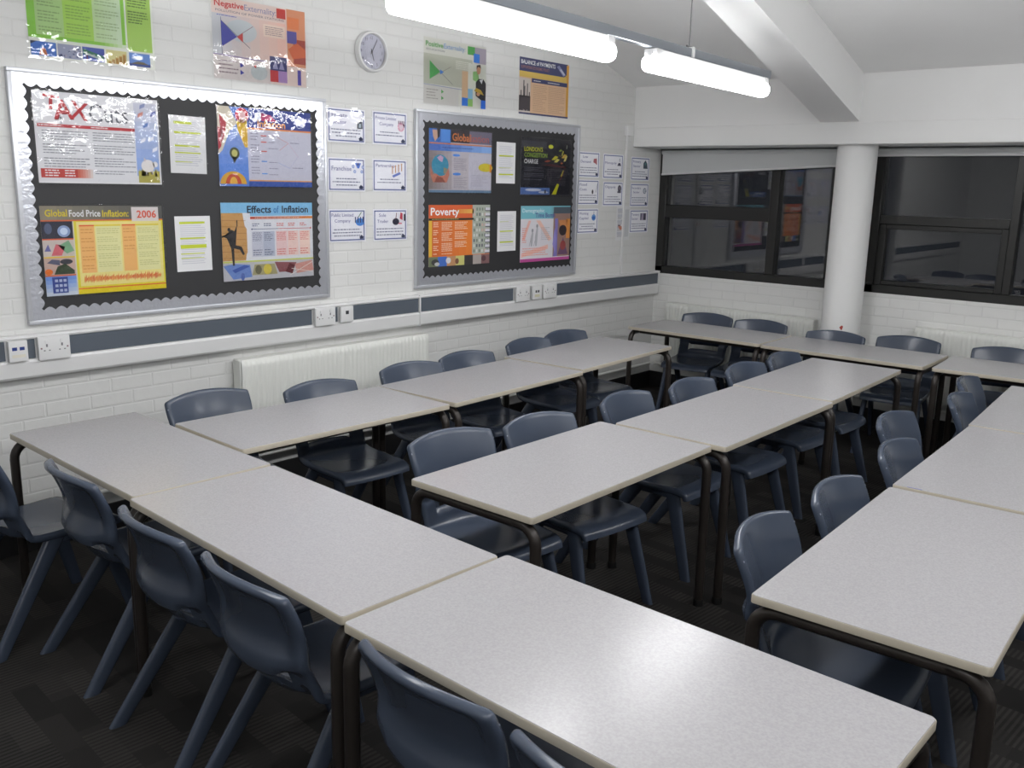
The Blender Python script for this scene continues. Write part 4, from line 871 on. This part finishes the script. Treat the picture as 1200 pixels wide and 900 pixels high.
TABLES = [  # long axis, x, y, rotation, stretch x, stretch y, label
 ('x', -3.596, 1.730, -1.0, .968, .951, 'table at the left end of the near row, against the brick wall'),
 ('x', -2.373, 1.683, -2.2, 1.045, .977, 'middle table of the near row, second from the brick wall'),
 ('x', -1.098, 1.655, -.8, 1.057, 1.049, 'largest-looking table, at the bottom right of the near row'),
 ('y', -3.535, 2.637, -1.5, .975, 1.000, 'nearest table of the column along the board wall'),
 ('y', -3.547, 3.838, 2.2, .986, .965, 'middle table of the column along the board wall'),
 ('y', -3.660, 5.030, 3.7, 1.041, .975, 'farthest table of the column along the board wall'),
 ('y', -2.177, 2.889, .36, 1.016, 1.040, 'nearest table of the central column'),
 ('y', -2.124, 4.143, .47, .985, 1.012, 'middle table of the central column'),
 ('y', -2.169, 5.377, 1.9, .987, 1.005, 'farthest table of the central column'),
 ('y', -.767, 2.889, 2.56, 1.035, 1.055, 'nearest table of the column at the right edge'),
 ('y', -.833, 4.166, 2.41, 1.0, 1.02, 'middle table of the column at the right edge'),
 ('y', -.912, 5.41, 4.2, 1.0, 1.01, 'farthest table of the column at the right edge'),
 ('x', -3.577, 6.498, .93, .959, .989, 'left table of the row under the windows, in the corner'),
 ('x', -2.409, 6.495, 1.15, .955, .988, 'middle table of the row under the windows, in front of the column'),
 ('x', -1.205, 6.556, 4.0, .995, .986, 'right table of the row under the windows, cut by the right edge'),
]
T0 = None
for ax, x, y, rz, sx, sy, lab in TABLES:
    lab = 'grey-white classroom table, '+lab
    rot = (0, 0, R(rz+(90 if ax == 'y' else 0))); scl = (sx, sy, 1) if ax == 'x' else (sy, sx, 1)
    if T0 is None: T0 = make_table(lab); T0.location = (x, y, 0); T0.rotation_euler = rot; T0.scale = scl
    else: dup(T0, (x, y, 0), rot, lab, scale=scl)
# blue pen stroke on the edge of the middle right-hand table
T10 = [o for o in COL.objects if o.get('label', '').endswith('middle table of the column at the right edge')][0]
b = B(); b.box((-.596, .19, TZ-.0006), (-.592, .245, TZ+.0006), ink((60, 66, 150))); o = b.build('pen_mark', T10); o['label'] = 'short blue pen stroke'

# ------------------------------------------------------------------ chairs
def smooth(e0, e1, x):
    t = min(1, max(0, (x-e0)/(e1-e0))); return t*t*(3-2*t)
NU = 31
def chair_rows():
    rows = []   # y, z, halfwidth, wrap_y, wrap_z, topdrop
    def back(z):
        f = (z-.56)/.255
        return -.062*f + .012*(1-f)+.010*math.sin(math.pi*f)
    for z, hw in ((.815, .212), (.811, .215), (.803, .217), (.79, .218), (.77, .2185), (.745, .218), (.715, .216), (.685, .213), (.655, .21), (.625, .207), (.6, .205), (.575, .203), (.558, .202)):
        f = (z-.56)/.255
        rows.append((back(z), z, hw, .058, 0, .022*smooth(.3, 1., f)))
    for z, y in ((.545, .018), (.525, .026), (.505, .034), (.488, .042)): rows.append((y, z, .201, .056, .0, 0))
    for y, z, hw, wy, wz in ((.051, .470, .201, .052, .004), (.062, .455, .202, .044, .01), (.08, .443, .204, .03, .016), (.102, .436, .206, .014, .02), (.135, .432, .208, 0, .02), (.18, .430, .21, 0, .019), (.23, .429, .211, 0, .018), (.28, .430, .211, 0, .016), (.33, .432, .21, 0, .013), (.38, .436, .208, 0, .010), (.42, .439, .208, -.002, .006), (.455, .439, .207, -.005, .003), (.48, .434, .206, -.008, 0), (.496, .424, .205, -.01, 0), (.505, .410, .204, -.012, 0), (.508, .396, .203, -.012, 0)):
        rows.append((y, z, hw, wy, wz, 0))
    return rows
def chair_grid():
    rows = chair_rows(); P = []; n = len(rows)
    for (y, z, hw, wy, wz, dr) in rows:
        r = []
        for j in range(NU):
            u = math.sin(math.pi/2*(-1+2*j/(NU-1))*.8)/math.sin(math.pi/2*.8); au = abs(u)
            r.append(Vector((u*hw, y+wy*au**2.0, z+wz*au**2.2-dr*au**2.2)))
        P.append(r)
    N = []
    for i in range(n):
        r = []; a, b_ = max(i-1, 0), min(i+1, n-1)
        for j in range(NU):
            u = P[i][j].x/rows[i][2]; au = abs(u)
            def cen(k): y, z, hw, wy, wz, dr = rows[k]; return Vector((0, y+wy*au**2, z+wz*au**2.2))
            tv = cen(b_)-cen(a); y, z, hw, wy, wz, dr = rows[i]
            tu = Vector((hw, wy*2*u, wz*2.2*math.copysign(au**1.2, u)))
            r.append(tv.cross(tu).normalized())
        N.append(r)
    return rows, P, N
def make_chair(label):
    t = thing('school_chair', label, 'chair', group='slate blue moulded chairs')
    rows, P, N = chair_grid(); n = len(rows)
    # which way do the normals point?  make them point to the sitter's side
    if N[5][NU//2].y < 0: N = [[-v for v in r] for r in N]
    SPL = 15
    def thick(i, u):
        z = rows[i][1]; au = abs(u)
        if i <= 12:
            f = (z-.558)/.257
            sd = smooth(.72, .9, au); return .011+.018*smooth(.84, .94, f)*(1-sd)+.02*sd+.042*(1-smooth(.02, .36, f))*(1-sd*.55)
        if i <= 16: return .018+.012*smooth(.7, 1, au)
        return .012+.020*smooth(.82, .95, au)
    def ease(i, j):
        e = 1.
        if i == 0: e *= .35
        elif i == 1: e *= .8
        if j in (0, NU-1): e *= .5
        elif j in (1, NU-2): e *= .9
        if i == 12: e *= .6
        return e
    def lip(i, au):          # backrest flange hangs down behind, seat pan lip stands up behind
        c = 1-smooth(.55, .75, au)
        if i == 12: return Vector((0, -.004, -.018))*c
        if i == 11: return Vector((0, -.002, -.006))*c
        if i == 16: return Vector((0, -.014, .020))*c
        if i == 17: return Vector((0, -.014, .008))*c
        if i == 18: return Vector((0, -.010, .000))*c
        if i == 19: return Vector((0, -.004, .000))*c
        return Vector((0, 0, 0))
    def shell(r0, r1, name, slot):
        b = B(); k = b.mi(M_CHAIR); F = {}; G = {}
        for i in range(r0, r1+1):
            for j in range(NU):
                u = P[i][j].x/rows[i][2]; th = thick(i, u); e = ease(i, j)
                F[i, j] = b.bm.verts.new(P[i][j]-N[i][j]*th*(1-e)*.45); G[i, j] = b.bm.verts.new(P[i][j]-N[i][j]*th*(1-(1-e)*.55)+lip(i, abs(u)))
        def on(i, j):
            if not (r0 <= i < r1 and 0 <= j < NU-1): return False
            um = (P[i][j].x+P[i][j+1].x)/2/rows[i][2]
            return not (12 <= i < 16 and abs(um) < (.66 if i < 15 else .62))
        for i in range(r0, r1):
            for j in range(NU-1):
                if not on(i, j): continue
                b.bm.faces.new((F[i, j], F[i, j+1], F[i+1, j+1], F[i+1, j])); b.bm.faces.new((G[i, j], G[i+1, j], G[i+1, j+1], G[i, j+1]))
                for (di, dj, e0, e1) in ((-1, 0, (i, j), (i, j+1)), (1, 0, (i+1, j+1), (i+1, j)), (0, -1, (i+1, j), (i, j)), (0, 1, (i, j+1), (i+1, j+1))):
                    if not on(i+di, j+dj): b.bm.faces.new((F[e0], G[e0], G[e1], F[e1]))
        for v in [v for v in b.bm.verts if not v.link_faces]: b.bm.verts.remove(v)
        return b.build(name, t, 72)
    shell(0, SPL, 'backrest', True); shell(SPL, n-1, 'seat', True)
    # moulding marks on the ends of the top rim
    for s in (-1, 1):
        b = B(); b.lathe([(.006, 0), (.0055, .0025), (.001, .003)], mat('pale_moulding_mark', (130, 138, 156), .4), 12); o = b.build('moulding_mark', t)
        j = 0 if s < 0 else NU-1; o.location = P[4][j]+Vector((s*.001, -.012, 0)); o.rotation_euler = (0, s*R(90), 0)
    # legs: an inverted V under each side of the seat
    for s in (-1, 1):
        b = B(); secs = []
        for f in (0, .08, .3, .6, .85, 1):
            c = Vector((s*.182, .205, .418)).lerp(Vector((s*.218, -.085, 0)), f)
            secs.append((c, (1, 0, 0), (0, 1, 0), .018-.003*f, .043-.013*f))
        b.loft(secs, M_CHAIR, 18, 2.8); b.build('rear_leg', t)
        b = B(); secs = []
        for f in (0, .08, .3, .6, .85, 1):
            c = Vector((s*.178, .40, .412)).lerp(Vector((s*.208, .515, 0)), f)
            secs.append((c, (1, 0, 0), (0, 1, 0), .018-.003*f, .038-.012*f))
        b.loft(secs, M_CHAIR, 18, 2.8); b.build('front_leg', t)
        b = B(); secs = []
        for y in (.165, .2, .3, .4, .435):
            e = .7 if y in (.165, .435) else 1
            secs.append(((s*.18, y, .405), (1, 0, 0), (0, 0, 1), .014*e, .022*e))
        b.loft(secs, M_CHAIR, 14, 2.8); b.build('side_rail', t)
    return t
W_ = 'dark blue moulded plastic chair, '
CH = [  # x, y, facing (degrees from +y), label
 (-3.84, 1.19, 9, 'leftmost of the near row, half cut by the left edge'),
 (-3.335, 1.375, -3, 'second from the left in the near row of chairs'),
 (-2.645, 1.325, -3.5, 'third from the left in the near row of chairs'),
 (-2.10, 1.31, -3, 'fourth from the left in the near row, whole backrest showing'),
 (-1.355, 1.29, -2.5, 'large in the foreground, left end of the biggest table'),
 (-.845, 1.26, -2.5, 'at the bottom edge with only its top rim in view'),
 (-4.075, 2.365, -93, 'leftmost against the board wall, near the radiator end'),
 (-3.88, 2.915, -94, 'second along the board wall, in front of the radiator'),
 (-3.935, 3.62, -97, 'third along the board wall, near the radiator right end'),
 (-3.965, 4.125, -96, 'fourth along the board wall, just past the radiator'),
 (-4.035, 4.82, -93, 'fifth along the board wall, second from its far end'),
 (-4.09, 5.31, -94, 'farthest along the board wall'),
 (-2.68, 2.70, -98, 'nearest at the central column of tables'),
 (-2.595, 3.20, -97, 'second nearest at the central column of tables'),
 (-2.575, 3.885, -90, 'third from the near end of the central tables'),
 (-2.515, 4.45, -92, 'fourth from the near end of the central tables'),
 (-2.535, 5.13, -93, 'second from the far end of the central tables'),
 (-2.53, 5.66, -90, 'farthest at the central column of tables'),
 (-1.19, 2.65, -85, 'nearest at the right-hand column of tables'),
 (-1.178, 3.225, -89, 'second nearest at the right-hand column of tables'),
 (-1.205, 3.95, -89, 'third from the near end of the right-hand tables'),
 (-1.395, 4.47, -91, 'fourth from the near end of the right-hand tables'),
 (-1.295, 5.19, -86, 'second from the far end of the right-hand tables'),
 (-1.395, 5.70, -86, 'farthest at the right-hand tables, next to the window row'),
 (-3.87, 6.985, 190, 'first from the left under the windows, in the corner'),
 (-3.365, 6.965, 186, 'second from the left under the windows'),
 (-2.69, 6.855, 184, 'third from the left under the windows, before the column'),
 (-2.20, 7.03, 188, 'fourth from the left under the windows, right of the column'),
 (-1.53, 7.05, 188, 'rightmost under the windows, cut by the right edge'),
]
C0 = None
for x, y, f, lab in CH:
    rot = (0, 0, R(f)); loc = (x, y, 0)
    if C0 is None: C0 = make_chair(W_+lab); C0.location = loc; C0.rotation_euler = rot
    else: dup(C0, loc, rot, W_+lab)

# ------------------------------------------------------------------ night outside
w = bpy.data.worlds.new('night'); sc.world = w; w.use_nodes = True
w.node_tree.nodes['Background'].inputs[0].default_value = (.004, .0045, .006, 1); w.node_tree.nodes['Background'].inputs[1].default_value = 1.

# ------------------------------------------------------------------ camera
cam = bpy.data.cameras.new('camera'); co = bpy.data.objects.new('camera', cam); COL.objects.link(co)
r = Vector((.750953, .66001, .021372)); u = Vector((-.156557, .146501, .976743)); f = Vector((-.641529, .736834, -.213345))
m = Matrix((( r.x, u.x, -f.x, 0), (r.y, u.y, -f.y, 0), (r.z, u.z, -f.z, 1.859), (0, 0, 0, 1)))
co.matrix_world = m; cam.sensor_width = 36; cam.sensor_fit = 'HORIZONTAL'; cam.lens = 1068.25/1200*36; cam.clip_start = .02
sc.camera = co
vs = sc.view_settings
vs.view_transform = 'Standard'; vs.look = 'None'; vs.gamma = 1; vs.use_curve_mapping = False; vs.exposure = 1.06
sc.cycles.use_denoising = True
sc.cycles.max_bounces = 10; sc.cycles.diffuse_bounces = 6; sc.cycles.glossy_bounces = 4; sc.cycles.transparent_max_bounces = 16; sc.cycles.sample_clamp_indirect = 6
